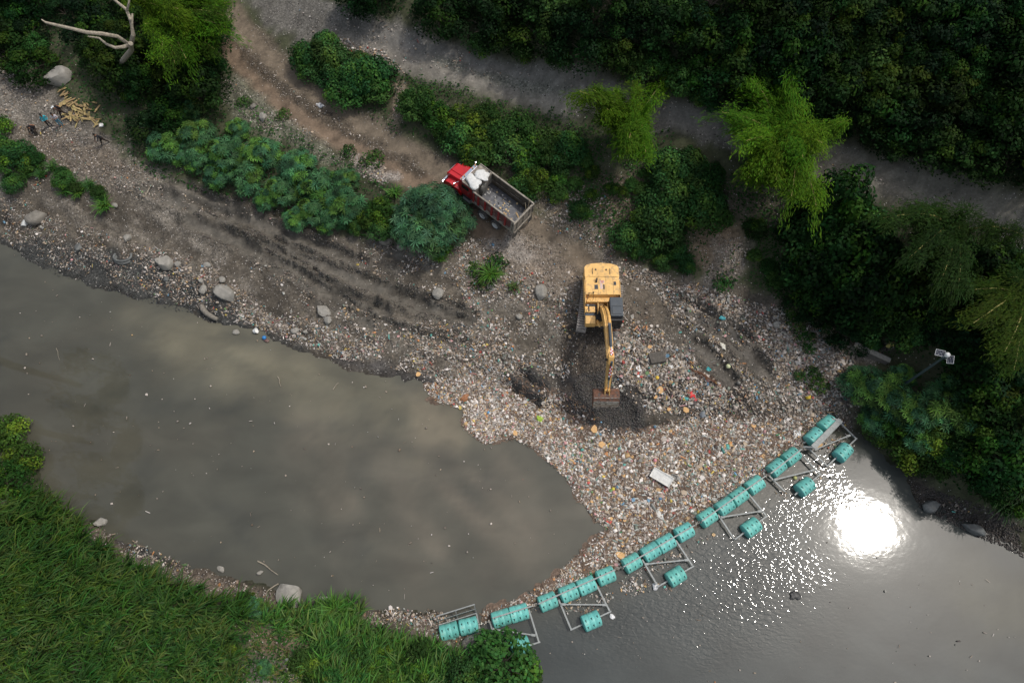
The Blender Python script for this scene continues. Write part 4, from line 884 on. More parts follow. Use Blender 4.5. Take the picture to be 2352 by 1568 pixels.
    B().box((.62, -.38, 1.95), (.7, .08, .75), bev=.02).box((.62, .42, 1.95), (.7, .08, .75), bev=.02).part('boom_bracket', M_YEL, r)
    # boom: a box beam bent upwards, arm, bucket
    top = [(.55, 2.35), (1.3, 3.35), (2.4, 4.25), (3.2, 4.55), (4.2, 4.75), (5.2, 4.75), (6.2, 4.62)]
    bot = [(6.3, 4.35), (5.2, 4.25), (4.2, 4.1), (3.2, 3.7), (2.4, 3.3), (1.4, 2.6), (.75, 1.85)]
    boom = B().prism(top + bot, -.26, .26).part('boom', M_YEL, r, loc=(0, .02, 0), bev=.03)
    for y_ in (-.1, .0, .1):
        B().tube([(x_, y_, z_ + .05) for x_, z_ in top[:6]], .022, 5).part('hydraulic_hose', M_YEL if y_ else M_BLACK, boom, True)
    for y_ in (-.42, .42):
        B().cyl((1.55, y_, 1.55), (2.7, y_, 3.0), .11, 12).part('boom_cylinder', M_YEL, r)
        B().cyl((2.7, y_, 3.0), (3.3, y_, 3.85), .055, 10).part('boom_cylinder_rod', M_CHROME, r)
    B().cyl((3.3, -.5, 3.85), (3.3, .5, 3.85), .09, 12).part('boom_pin', M_BLACK, r)
    B().cyl((3.6, .06, 5.0), (5.45, .06, 5.15), .12, 14).box((3.55, .06, 4.95), (.2, .24, .25)).part('arm_cylinder', M_SLATE, r, True)
    B().cyl((5.45, .06, 5.15), (6.1, .06, 5.15), .055, 10).part('arm_cylinder_rod', M_CHROME, r)
    ex2, ez2 = 6.25, 4.5; tx, tz = 7.75, 1.95
    arm = [(ex2 - .3, ez2 + .75), (ex2 + .15, ez2 + .85), (ex2 + .55, ez2 + .2), (tx + .16, tz + .1), (tx + .12, tz - .12), (tx - .12, tz - .12), (ex2 - .2, ez2 - .35)]
    a = B().prism(arm, -.2, .2).part('arm', M_YEL, r, loc=(0, .04, 0), bev=.02)
    B().cyl((ex2, -.34, ez2), (ex2, .42, ez2), .11, 12).part('arm_pin', M_BLACK, r)
    B().cyl((ex2 + .5, .04, ez2 + .75), (tx - .35, .04, tz + 1.35), .1, 12).part('bucket_cylinder', M_SLATE, r, True)
    B().cyl((tx - .35, .04, tz + 1.35), (tx + .18, .04, tz + .5), .05, 10).part('bucket_cylinder_rod', M_CHROME, r)
    # red and white reflective blocks
    MR, MW = mat('reflective_red', (.5, .01, .02), .4, var=0), mat('reflective_white', (.8, .8, .8), .4, var=0)
    ux, uz = Vector((ex2 + .15 - (ex2 - .3), .1)).normalized()
    for i in range(4):
        for j in range(2):
            B().box((ex2 - .42 + i * .13, .0 + j * .1, ez2 + .86 - 0 + i * .025), (.12, .095, .03)).part('reflective_strip', (MR, MW)[(i + j) % 2], r)
    d = (Vector((tx - .35, 0, tz + 1.35)) - Vector((ex2 + .5, 0, ez2 + .75))); L_ = d.length; q = d.to_track_quat('X', 'Z')
    for i in range(6):
        for j in range(2):
            c = Vector((ex2 + .5, .04, ez2 + .75)) + d * (.25 + .1 * i) + q @ Vector((0, -.05 + .1 * j, .105))
            B().box(c, (L_ * .1 - .01, .09, .02), q).part('reflective_strip', (MR, MW)[(i + j) % 2], r)
    B().bar((tx + .15, -.14, tz + .5), (tx + .45, -.14, tz - .1), .05, .12).bar((tx + .15, .2, tz + .5), (tx + .45, .2, tz - .1), .05, .12).bar((tx, .03, tz + .25), (tx + .18, .03, tz + .5), .3, .1).part('linkage', M_YEL, r)
    # bucket, seen on its curved back
    bw = 1.0; bk = [(tx - .15, tz - .1), (tx + .35, tz + .05), (tx + .62, tz - .08), (tx + .84, tz - .3), (tx + .98, tz - .58), (tx + 1.02, tz - .9), (tx + .95, tz - 1.2)]
    inn = [(x_ - .05, z_ - .05) for x_, z_ in bk]
    for i in range(len(bk) - 1):
        p0, p1 = Vector((bk[i][0], 0, bk[i][1])), Vector((bk[i+1][0], 0, bk[i+1][1]))
        d = p1 - p0; q = d.to_track_quat('X', 'Z'); B().box((p0 + p1) / 2, (d.length + .01, 2 * bw, .045), q).part('bucket_plate', M_BUCK if i < 3 else M_STEEL, r)
        if i in (1, 2, 4): B().box(p1 + q @ Vector((0, 0, .03)), (.05, 2 * bw, .02), q).part('wear_bar', M_STEEL, r)
    for y_ in (-bw, bw):
        B().prism(bk + [(tx - .1, tz - .9), (tx - .25, tz - .5)], y_ - .03, y_ + .03).part('bucket_side', M_BUCK, r)
    for k in range(6):
        y_ = -bw + .12 + k * (2 * bw - .24) / 5
        B().box((tx + .93, y_, tz - 1.38), (.08, .14, .34), (0, .25, 0), taper=(1, 1)).part('tooth', M_STEEL, r)
    for y_ in (-.16, .2): B().prism([(tx - .12, tz + .14), (tx + .16, tz + .16), (tx + .5, tz - .04), (tx - .1, tz - .12)], y_ - .03, y_ + .03).part('bucket_ear', M_YEL, r)
    B().cyl((tx, -.25, tz), (tx, .3, tz), .07, 12).part('bucket_pin', M_BLACK, r)
    return r
excavator()

# ---------------------------------------------------------------- dump truck
def truck():
    rx, ry = .71, 32.14; ang = rad(141.2); fx, fy = math.cos(ang), math.sin(ang)
    z0 = float(hz(rx + fx * 2.4, ry + fy * 2.4)); z1 = float(hz(rx + fx * 6.4, ry + fy * 6.4))
    pitch = math.atan2(z1 - z0, 4.0); zr = z0 - 2.4 * math.tan(pitch) + .06
    r = thing('dump_truck', 'red dump truck with an empty dusty bed parked on the dirt road', 'dump truck', (rx, ry, zr + .03), (0, -pitch, ang))
    # frame
    B().box((3.4, .42, .85), (6.8, .12, .3)).box((3.4, -.42, .85), (6.8, .12, .3)).box((1.0, 0, .85), (.2, .9, .2)).part('chassis', M_BLACK, r)
    tyre = B().lathe([(.30, -.15), (.46, -.15), (.50, -.10), (.51, 0), (.50, .10), (.46, .15), (.30, .15)], 28, q=Euler((rad(90), 0, 0)).to_quaternion(), cap=False).mesh('tyre', M_RUB, True)
    M_RIM = mat('dusty_rim', (.42, .42, .41), .6, var=.15)
    rimm = B().lathe([(.04, -.13), (.12, -.12), (.13, -.04), (.26, -.08), (.31, -.16), (.31, .16), (.26, .08), (.13, .04), (.12, .12), (.04, .13)], 20, q=Euler((rad(90), 0, 0)).to_quaternion()).mesh('rim', M_RIM, True)
    def wheel(x, y, side):
        w = link('wheel', B().cyl((0, -.1, 0), (0, .1, 0), .12, 10).mesh('wheel', M_GREYM), r, (x, y, .52), (0, 0, 0 if side > 0 else math.pi))
        link('tyre', tyre, w); link('rim', rimm, w, (0, .0, 0), (0, 0, math.pi))
    for x in (1.72, 3.10):
        for s in (1, -1): wheel(x, s * 1.2, s); wheel(x, s * .72, s)
    for s in (1, -1): wheel(6.25, s * 1.02, s)
    for x in (1.72, 3.10, 6.25): B().cyl((x, -1.0, .52), (x, 1.0, .52), .09, 10).part('axle', M_BLACK, r)
    # bed
    bed = B().box((2.15, 0, 1.42), (4.25, 2.24, .08)).part('bed_floor', M_BEDF, r)
    for s in (1, -1):
        w = B().box((2.12, s * 1.19, 2.06), (4.3, .05, 1.36)).part('bed_side', M_INNER if s < 0 else M_PANEL, r)
        B().box((2.12, s * 1.2, 2.78), (4.34, .13, .11), bev=.02).part('top_rail', M_BEDM, w)
        B().box((2.12, s * 1.235, 1.4), (4.34, .14, .18), bev=.02).part('bottom_rail', M_BEDM, w)
        for x in (.18, .85, 1.55, 2.25, 2.95, 3.65, 4.15): B().box((x, s * 1.25, 2.09), (.16, .12, 1.22), bev=.015).part('stake', M_DRED if x > .5 else M_BEDM, w)
        for x in (.5, 1.2, 1.9, 2.6, 3.3, 3.95): B().box((x, s * 1.245, 1.55), (.36, .07, .13), bev=.01).part('rail_bracket', M_BEDM, w)
        if s < 0:
            for zz in (1.7, 1.95, 2.2, 2.45): B().box((2.12, -1.155, zz), (4.2, .03, .05)).part('side_rib', M_BEDM if zz == 1.95 else M_INNER, w)
        else:
            B().box((2.12, 1.16, 2.06), (4.2, .015, 1.3)).part('inner_plate', M_INNER, w)
    B().box((4.25, 0, 2.1), (.06, 2.36, 1.4)).part('headboard', M_BEDM, r)
    tg = B().box((-.02, 0, 1.98), (.07, 2.36, 1.15), (0, .04, 0)).part('tailgate', M_BEDM, r)
    B().box((-.02, 0, 2.62), (.16, 2.62, .14), bev=.02).part('tailgate_beam', M_BEDM, tg)
    for y in (-.8, 0, .8): B().box((-.08, y, 1.98), (.06, .1, 1.1)).part('tailgate_rib', M_BEDM, tg)
    B().box((-.03, 1.27, 2.0), (.16, .1, 1.35), bev=.02).box((-.03, -1.27, 2.0), (.16, .1, 1.35), bev=.02).part('corner_post', M_BEDM, tg)
    for y in (1.0, -1.0): B().box((-.1, y, .75), (.03, .55, .75), (0, .1, 0)).part('mud_flap', M_RUB, r)
    B().box((-.05, 0, 1.05), (.12, 2.2, .18)).part('bumper_beam', M_BEDM, r)
    # cab shield
    sh = B().box((4.85, 0, 2.86), (1.2, 2.3, .06), (0, .03, 0)).part('cab_shield', M_BEDM, r)
    B().box((4.85, 1.14, 2.9), (1.2, .06, .14)).box((4.85, -1.14, 2.9), (1.2, .06, .14)).box((5.44, 0, 2.86), (.06, 2.3, .1)).part('shield_edge', M_BEDM, sh)
    B().box((4.85, .35, 2.9), (1.1, .05, .03)).box((4.85, -.35, 2.9), (1.1, .05, .03)).part('shield_rib', M_BEDM, sh)
    # cab
    cab = B().prism([(4.5, .95), (6.0, .95), (6.0, 1.75), (5.72, 2.62), (4.5, 2.66)], -.98, .98).part('cab', M_DRED, r, bev=.05)
    B().box((5.93, 0, 2.18), (.03, 1.6, .72), (0, -.32, 0)).part('windscreen', M_GLASS, cab)
    B().box((5.74, 0, 2.66), (.3, 1.9, .05), (0, .12, 0), bev=.02).part('sun_visor', M_CHROME, cab)
    for s in (1, -1):
        d = B().box((5.25, s * 1.0, 1.72), (1.0, .04, 1.35), bev=.02).part('door', M_DRED, cab)
        B().box((5.25, s * 1.022, 2.12), (.74, .01, .46)).part('window', M_GLASS, d) if False else link('window', B().box((5.25, s * 1.025, 2.12), (.74, .015, .46)).mesh('window', M_GLASS), cab)
        link('door_handle', B().box((4.88, s * 1.05, 1.62), (.16, .03, .05)).mesh('door_handle', M_CHROME), cab)
        B().cyl((4.42, s * 1.0, .9), (4.42, s * 1.0, 2.95), .085, 12).part('exhaust_stack', M_BLACK, r)
        B().cyl((4.6, s * .86, .62), (5.35, s * .86, .62), .3, 18).part('fuel_tank', M_GREYM, r, True)
        B().box((5.0, s * 1.0, .98), (.8, .3, .06)).box((5.0, s * 1.12, .55), (.6, .2, .05)).part('step', M_BLACK, r)
        mm = B().tube([(5.95, s * 1.0, 2.3), (6.15, s * 1.35, 2.25), (6.0, s * 1.32, 1.9)], .02, 5).part('mirror_arm', M_CHROME, r)
        B().box((6.12, s * 1.36, 2.1), (.07, .2, .4), bev=.02).part('mirror', M_CHROME, mm)
        B().cyl((5.78, s * .5, 2.72), (5.78, s * .5, 2.78), .05, 8).cyl((5.78, s * .85, 2.72), (5.78, s * .85, 2.78), .05, 8).part('marker_lamp', mat('amber_lens', (.6, .25, .02), .3, var=0), r)
    B().box((4.4, 1.02, 1.5), (.1, .1, .7)).part('grab_handle', M_CHROME, r)
    # hood and wings
    hood = B().prism([(5.95, 1.0), (7.5, 1.0), (7.55, 1.55), (7.35, 1.72), (6.0, 1.95)], -.62, .62).part('hood', M_RED, r, bev=.07)
    B().box((6.72, 0, 1.87), (1.3, .5, .05), (0, .165, 0), bev=.02).part('hood_crown', M_RED, hood)
    B().box((7.56, 0, 1.28), (.05, .95, .5), bev=.02).part('grille', M_CHROME, hood)
    for k in range(5): B().box((7.59, 0, 1.1 + .09 * k), (.02, .85, .03)).part('grille_bar', M_BLACK, hood)
    for s in (1, -1):
        wg = B().prism([(5.6, .75), (5.62, 1.15), (5.85, 1.42), (6.8, 1.42), (7.25, 1.28), (7.42, .95), (7.42, .7), (7.0, .72), (6.85, .95), (6.6, 1.12), (5.95, 1.12), (5.75, .75)], s * .6, s * 1.16).part('wing', M_RED, r, bev=.05)
        B().cyl((7.42, s * .85, 1.02), (7.5, s * .85, 1.02), .12, 14).part('headlight', M_CHROME, wg)
    B().box((7.62, 0, .72), (.14, 2.4, .3), bev=.04).part('front_bumper', M_CHROME, r)
    B().tube([(6.4, .95, 1.45), (6.35, 1.0, 1.95)], .012, 5).part('wing_marker_rod', M_CHROME, r)
    B().tube([(5.7, -1.05, 2.6), (6.3, -1.35, 3.3)], .012, 5).part('aerial', M_BLACK, r)
    # worn dark decal on the bottom rail, too faded to read: a disc and slanted strokes
    MD = mat('faded_decal', (.05, .06, .065), .7, var=.3, vs=30)
    B().cyl((4.0, 1.306, 1.42), (4.0, 1.312, 1.42), .05, 12).part('decal', MD, r)
    for k in range(5): B().box((3.88 - k * .09, 1.309, 1.40), (.055, .008, .09), (0, .35, 0)).part('decal', MD, r)
    # rubbish left in the bed, part of the load
    def onbed(x, y, z): 
        M_ = Matrix.Translation((rx, ry, zr + .03)) @ Euler((0, -pitch, ang)).to_matrix().to_4x4(); return M_ @ Vector((x, y, z))
    for k, (x, y, L_, w_, a_) in enumerate([(.5, -.1, .9, .12, -.5), (.9, .5, .4, .12, .6), (1.5, .4, .3, .2, .1)]):
        o = link('broken_board', B().box((0, 0, 0), (L_, w_, .03)).mesh('broken_board', mat('pale_board', (.42, .29, .15), .8, var=.3)), None, onbed(x, y, 1.48 + .0), (0, -pitch, ang + a_))
        tag(o, ['long splintered board lying at the back of the truck bed', 'short board near the side wall inside the truck bed', 'small square board in the middle of the truck bed'][k], 'board')
    s = Soup(); n = 130; X = rng.uniform(.1, 4.1, n); Y = rng.uniform(-1.05, 1.05, n); sel = fbm(X * 2, Y * 2, 3) > .42 ; X, Y = X[sel], Y[sel]; n = len(X)
    pos = np.array([onbed(a, b_, 1.475) for a, b_ in zip(X, Y)]); sz = rng.uniform(.02, .09, (n, 3)) * np.array([1, 1, .35])
    cube = np.array([(x, y, z) for z in (0, 1) for x, y in ((-1, -1), (1, -1), (1, 1), (-1, 1))], float)
    s.inst(cube, [np.array([[4,5,6,7],[0,1,5,4],[1,2,6,5],[2,3,7,6],[3,0,4,7]])], pos, rots(rng.uniform(0, 6, n), rng.uniform(0, .3, n)), sz, np.array([(.5,.5,.48),(.3,.28,.25),(.05,.05,.05),(.6,.45,.25),(.2,.2,.22)])[rng.integers(0, 5, n)])
    tag(link('bed_dirt', s.mesh('bed_dirt', mat('crumbs', attr=True, rough=.8, var=0))), 'crumbs and scraps left on the truck bed floor', 'rubble', kind='stuff')
    # plastic sheet at the front of the bed, sacks on the shield
    def lumpy(c, d, seed, sub=3, pinch=.0):
        b = B().ico((0, 0, 0), 1, sub); random.seed(seed)
        for v in b.b.verts:
            x, y, z = v.co; k = (abs(x)**6 + abs(y)**6 + abs(z)**3) ** (-1/5) * .95
            v.co *= k; nz_ = vn(x * 2.3 + seed, y * 2.3 + z * 1.7, seed) - .5
            v.co = Vector((v.co.x * d[0] * (1 + .7 * nz_), v.co.y * d[1] * (1 + .8 * nz_), v.co.z * d[2] * (1 + .7 * nz_)))
        return b
    for k, (x, y, z, d, a_, lb) in enumerate([(4.55, -.28, 3.1, (.56, .46, .17), .5, 'white woven sack with a dark mark, farther one on the truck cab shield'),
                                        (4.75, .62, 3.08, (.66, .42, .17), -.25, 'white woven sack on the near corner of the truck cab shield')]):
        o = link('sack', lumpy(0, d, 5 + k).mesh('sack', M_BAG, True), None, onbed(x, y, z), (0, -pitch, ang + a_)); tag(o, lb, 'sack', 'sacks on the truck')
        B().ico((d[0] * .95, 0, 0), .13, 1, (1.2, .8, .7)).part('tied_neck', M_BAG, o)
    o = link('tarpaulin', lumpy(0, (.16, .35, .62), 9).mesh('tarpaulin', mat('grimy_sheet', (.13, .125, .11), .6, var=.3), True), None, onbed(4.08, .1, 2.1), (0, -pitch, ang))
    tag(o, 'crumpled grimy sheet hanging at the front inside the truck bed', 'tarpaulin')
    pts = [(.0, -.9, 2.72), (.35, -.75, 3.0), (.3, -.4, 3.05), (.0, -.1, 2.75)]
    B().tube([(0.05, -.6, 2.7), (.2, -.9, 3.1), (.35, -1.15, 3.0), (.5, -1.2, 2.86)], .015, 5).tube([(0.0, -.3, 2.7), (.45, -.75, 2.9), (.7, -.8, 2.3)], .015, 5).part('rope', mat('rope', (.3, .25, .17), .9), r)
truck()

# ---------------------------------------------------------------- floating boom
drum_mesh = None
def drum(R_=.56, L_=1.24):
    b = B(); q = Euler((0, rad(90), 0)).to_quaternion()
    b.lathe([(.10, -L_/2 - .07), (R_ * .6, -L_/2 - .05), (R_ * .92, -L_/2 - .005), (R_, -L_/2 + .04), (R_, -L_/6 - .02), (R_ - .012, -L_/6), (R_, -L_/6 + .02), (R_, L_/6 - .02), (R_ - .012, L_/6), (R_, L_/6 + .02), (R_, L_/2 - .04), (R_ * .92, L_/2 + .005), (R_ * .6, L_/2 + .05), (.10, L_/2 + .07)], 32, q=q)
    return b.mesh('float_drum', M_TEAL, True)
DRUM = drum()
def notch_mesh():  # raised dark wedges; the shade inside the slots is put into their colour
    b = B(); v = [(-.055, 0, -.02), (.055, .02, -.02), (.03, -.17, -.02), (-.055, 0, .008), (.055, .02, .008), (.03, -.17, .008)]
    vs = [b.b.verts.new(p) for p in v]
    for f in ((3, 4, 5), (0, 2, 1), (0, 1, 4, 3), (1, 2, 5, 4), (2, 0, 3, 5)): b.b.faces.new([vs[i] for i in f])
    return b.mesh('slot', M_DKT)
NOTCH = notch_mesh()
def float_unit(label, drums, beam, arms, cross, outer, far_drum, plate=None, links=None):
    cx, cy = P(*beam[0], .4) if beam else P(*drums[0], .4)
    r = thing('float_frame', label, 'river barrier float', (cx, cy, 0), group='linked floats of the litter barrier')
    def L3(p, z): a, b_ = P(*p, z); return Vector((a - cx, b_ - cy, z))
    if beam: A, Bq = L3(beam[0], .85), L3(beam[1], .85)
    else: A, Bq = L3(drums[0], .3), L3(drums[-1], .3)
    ang = math.atan2(Bq.y - A.y, Bq.x - A.x)
    def put(p, z=.30, roll=0.0):
        d = link('float_drum', DRUM, r, L3(p, z + random.uniform(-.05, .04)), (roll, random.uniform(-.03, .03), ang + random.uniform(-.035, .035)))
        for k in (-1, 0, 1):
            for s in (-1, 1):
                a = s * rad(24) - rad(6)
                link('slot', NOTCH, d, (k * .43, .565 * math.sin(a), .565 * math.cos(a)), (-a, 0, 0 if s < 0 else .0))
    for p in drums: put(p, roll=random.uniform(-.12, .12))
    if far_drum: put(far_drum, .28)
    if beam:
        B().bar(A, Bq, .09, .12).part('top_beam', M_GREYM, r)
        n_ = (Bq - A).normalized()
        for t in (0.02, .33, .66, .98):
            p = A.lerp(Bq, t); B().bar(p, (p.x, p.y, .25), .07, .07).part('post', M_GREYM, r)
        B().bar((A.x, A.y, .3), (Bq.x, Bq.y, .3), .08, .1).part('lower_beam', M_GREYM, r)
    for a_ in arms: B().bar(L3(a_[0], .42), L3(a_[1], .34), .11, .09).part('arm', M_GREYM, r)
    if cross:
        c = B().bar(L3(cross[0], .47), L3(cross[1], .47), .09, .06).part('cross_bar', M_GREYM, r)
        for t in (0.03, .97):
            p = L3(cross[0], .51).lerp(L3(cross[1], .51), t); B().box(p, (.3, .16, .03), (0, 0, math.atan2(L3(cross[1], 0).y - L3(cross[0], 0).y, L3(cross[1], 0).x - L3(cross[0], 0).x))).part('fixing_plate', M_GREYM, c)
    if outer: B().bar(L3(outer[0], .33), L3(outer[1], .33), .1, .1).part('outer_bar', M_GREYM, r)
    if plate == 'mesh':
        n_ = Vector((math.cos(ang), math.sin(ang), 0)); up = Vector((-math.sin(ang), math.cos(ang), 0))
        a0 = L3((1012, 1452), .35) + up * .45; a1 = L3((1098, 1425), .35) + up * .45; hh = Vector((0, 0, .6)); back = up * .62
        for z_ in (.1, 1.0): B().bar(a0 + hh * z_ + back * z_, a1 + hh * z_ + back * z_, .07, .07).part('fence_rail', M_GREYM, r)
        for t in (0, .5, 1): p = a0.lerp(a1, t); B().bar(p - Vector((0, 0, .4)), p + hh + back, .08, .08).part('fence_post', M_GREYM, r)
        mid = (a0 + a1) / 2 + hh * .55 + back * .5; q = (a1 - a0).to_track_quat('X', 'Z')
        g = B().box(mid, ((a1 - a0).length, .02, .8), q).part('wire_panel', mat('fine_wire_mesh', (.30, .31, .30), .7, .3, var=.25, vs=30), r)
        for s_ in (a0 - up * .45, a1 - up * .45): B().bar(s_ + up * .5, s_ - up * .5, .08, .08).part('end_bar', M_GREYM, r)
    if plate == 'board':
        p0, p1 = L3((1868, 1027), .9), L3((1931, 964), .9); B().bar(p0, p1, .42, .06).part('walk_plate', M_GREYM, r)
        B().bar(L3((1905, 962), .75), p1, .12, .12).part('end_bar', M_GREYM, r)
        B().bar(L3((1845, 1026), .6), p0, .12, .12).part('end_bar', M_GREYM, r)
    if links:
        for (p, q_) in links:
            a, b_ = L3(p, .55), L3(q_, .55); n = 5
            for i in range(n):
                c = a.lerp(b_, (i + .5) / n) + Vector((random.uniform(-.05, .05), random.uniform(-.05, .05), random.uniform(-.1, .05)))
                B().cyl(c - Vector((.0, .09, 0)), c + Vector((0, .09, 0)), .05, 8).part('chain_link', M_STEEL, r, rot=None)
            B().tube([a, a.lerp(b_, .5) + Vector((0, 0, -.12)), b_], .035, 6).part('rope', M_GREYM, r)
    return r
float_unit('nearest float pair with a wire fence panel, moored to the grassy bank', [(1032, 1449), (1076, 1437)], None, [((1003, 1459), (1018, 1455))], None, None, None, 'mesh', [((1098, 1434), (1125, 1426))])
float_unit('triangle float whose outer drum is hidden under the round green tree', [(1151, 1419), (1192, 1407)], [(1131, 1419), (1222, 1391)], [((1125, 1426), (1147, 1504)), ((1215, 1400), (1238, 1474))], [(1133, 1444), (1228, 1458)], [(1147, 1504), (1241, 1473)], (1195, 1483), None, [((1222, 1391), (1237, 1386))])
float_unit('triangle float with litter inside it, second from the green tree', [(1258, 1381), (1306, 1361), (1347, 1344), (1391, 1322)], [(1237, 1386), (1413, 1308)], [((1283, 1376), (1312, 1445)), ((1367, 1337), (1400, 1402))], [(1291, 1387), (1391, 1388)], [(1310, 1446), (1404, 1403)], (1358, 1425), None, [((1413, 1308), (1432, 1301))])
float_unit('triangle float in the middle of the barrier with a white bag on its corner', [(1451, 1292), (1494, 1267), (1529, 1247), (1571, 1222)], [(1432, 1301), (1595, 1206)], [((1475, 1284), (1508, 1341)), ((1552, 1240), (1590, 1298))], [(1482, 1295), (1580, 1285)], [(1510, 1347), (1594, 1299)], (1552, 1323), None, [((1595, 1206), (1612, 1196))])
float_unit('triangle float standing in the glittering ripples below the white box', [(1624, 1188), (1664, 1163), (1696, 1140), (1733, 1114)], [(1612, 1196), (1758, 1093)], [((1649, 1181), (1686, 1237)), ((1719, 1134), (1759, 1183))], [(1658, 1187), (1748, 1173)], [(1688, 1238), (1762, 1184)], (1725, 1211), None, [((1758, 1093), (1770, 1087))])
float_unit('triangle float with two drums beside the bright sun reflection', [(1783, 1074), (1816, 1049)], [(1770, 1087), (1841, 1031)], [((1766, 1092), (1803, 1129)), ((1839, 1040), (1882, 1088))], [(1780, 1101), (1869, 1079)], [(1825, 1136), (1885, 1088)], (1848, 1118), None, [((1841, 1031), (1858, 1030))])
float_unit('last float with a grey walking plate, against the dark right bank', [(1869, 1003), (1899, 974)], None, [((1858, 1030), (1900, 1070)), ((1928, 969), (1966, 1007))], [(1873, 1032), (1952, 999)], [(1900, 1070), (1968, 1006)], (1935, 1039), 'board', None)

# ---------------------------------------------------------------- solar lamp
def lamp():
    x, y = P(2180, 812, 9.3); z = float(hz(x, y))
    r = thing('solar_lamp', 'dark pole with two white-framed solar panels above the right bank trees', 'solar lamp', (x, y, z)); h = 9.0 - z
    B().cyl((0, 0, -.5), (0, 0, h), .11, 12, .08).part('pole', M_POLE, r, True)
    B().cyl((0, 0, h - .35), (0, 0, h - .2), .14, 12).part('collar', M_POLE, r, True)
    B().cyl((0, 0, h), (0, 0, h + .16), .17, 16).ico((0, 0, h + .16), .17, 2, (1, 1, .6)).part('lamp_head', M_WHITE, r, True)
    for (ox, oy, a, tl) in ((-.38, .2, rad(-15), rad(28)), (.2, -.3, rad(70), rad(-30))):
        p = link('solar_panel', B().box((0, 0, 0), (.62, .42, .04)).mesh('solar_panel', M_WHITE), r, (ox, oy, h - .02), (tl, 0, a))
        for i in range(6):
            for j in range(4): B().box((-.243 + .097 * i, -.142 + .095 * j, .023), (.088, .086, .006)).part('cell', M_SOLAR, p)
        B().bar((ox, oy, h - .1), (0, 0, h - .5), .03, .03).part('bracket', M_WHITE, r)
lamp()

# ---------------------------------------------------------------- concrete wall by the lamp
wx, wy, wz = G(1995, 818); r = thing('retaining_wall', 'low grey concrete wall at the edge of the litter below the yellow-vested person', 'wall', (wx, wy, wz))
a = Vector((*G(1952, 800),)) - Vector((wx, wy, wz)); b_ = Vector((*G(2036, 834),)) - Vector((wx, wy, wz)); m_ = (a + b_) / 2; d_ = b_ - a
B().box((m_.x, m_.y, -.1), (d_.length, .35, 1.5), (0, 0, math.atan2(d_.y, d_.x)), bev=.03).part('wall_body', M_CONC, r)
B().box((m_.x, m_.y, .68), (d_.length + .05, .42, .07), (0, 0, math.atan2(d_.y, d_.x)), bev=.02).part('coping', mat('pale_coping', (.25, .24, .21), .9), r)

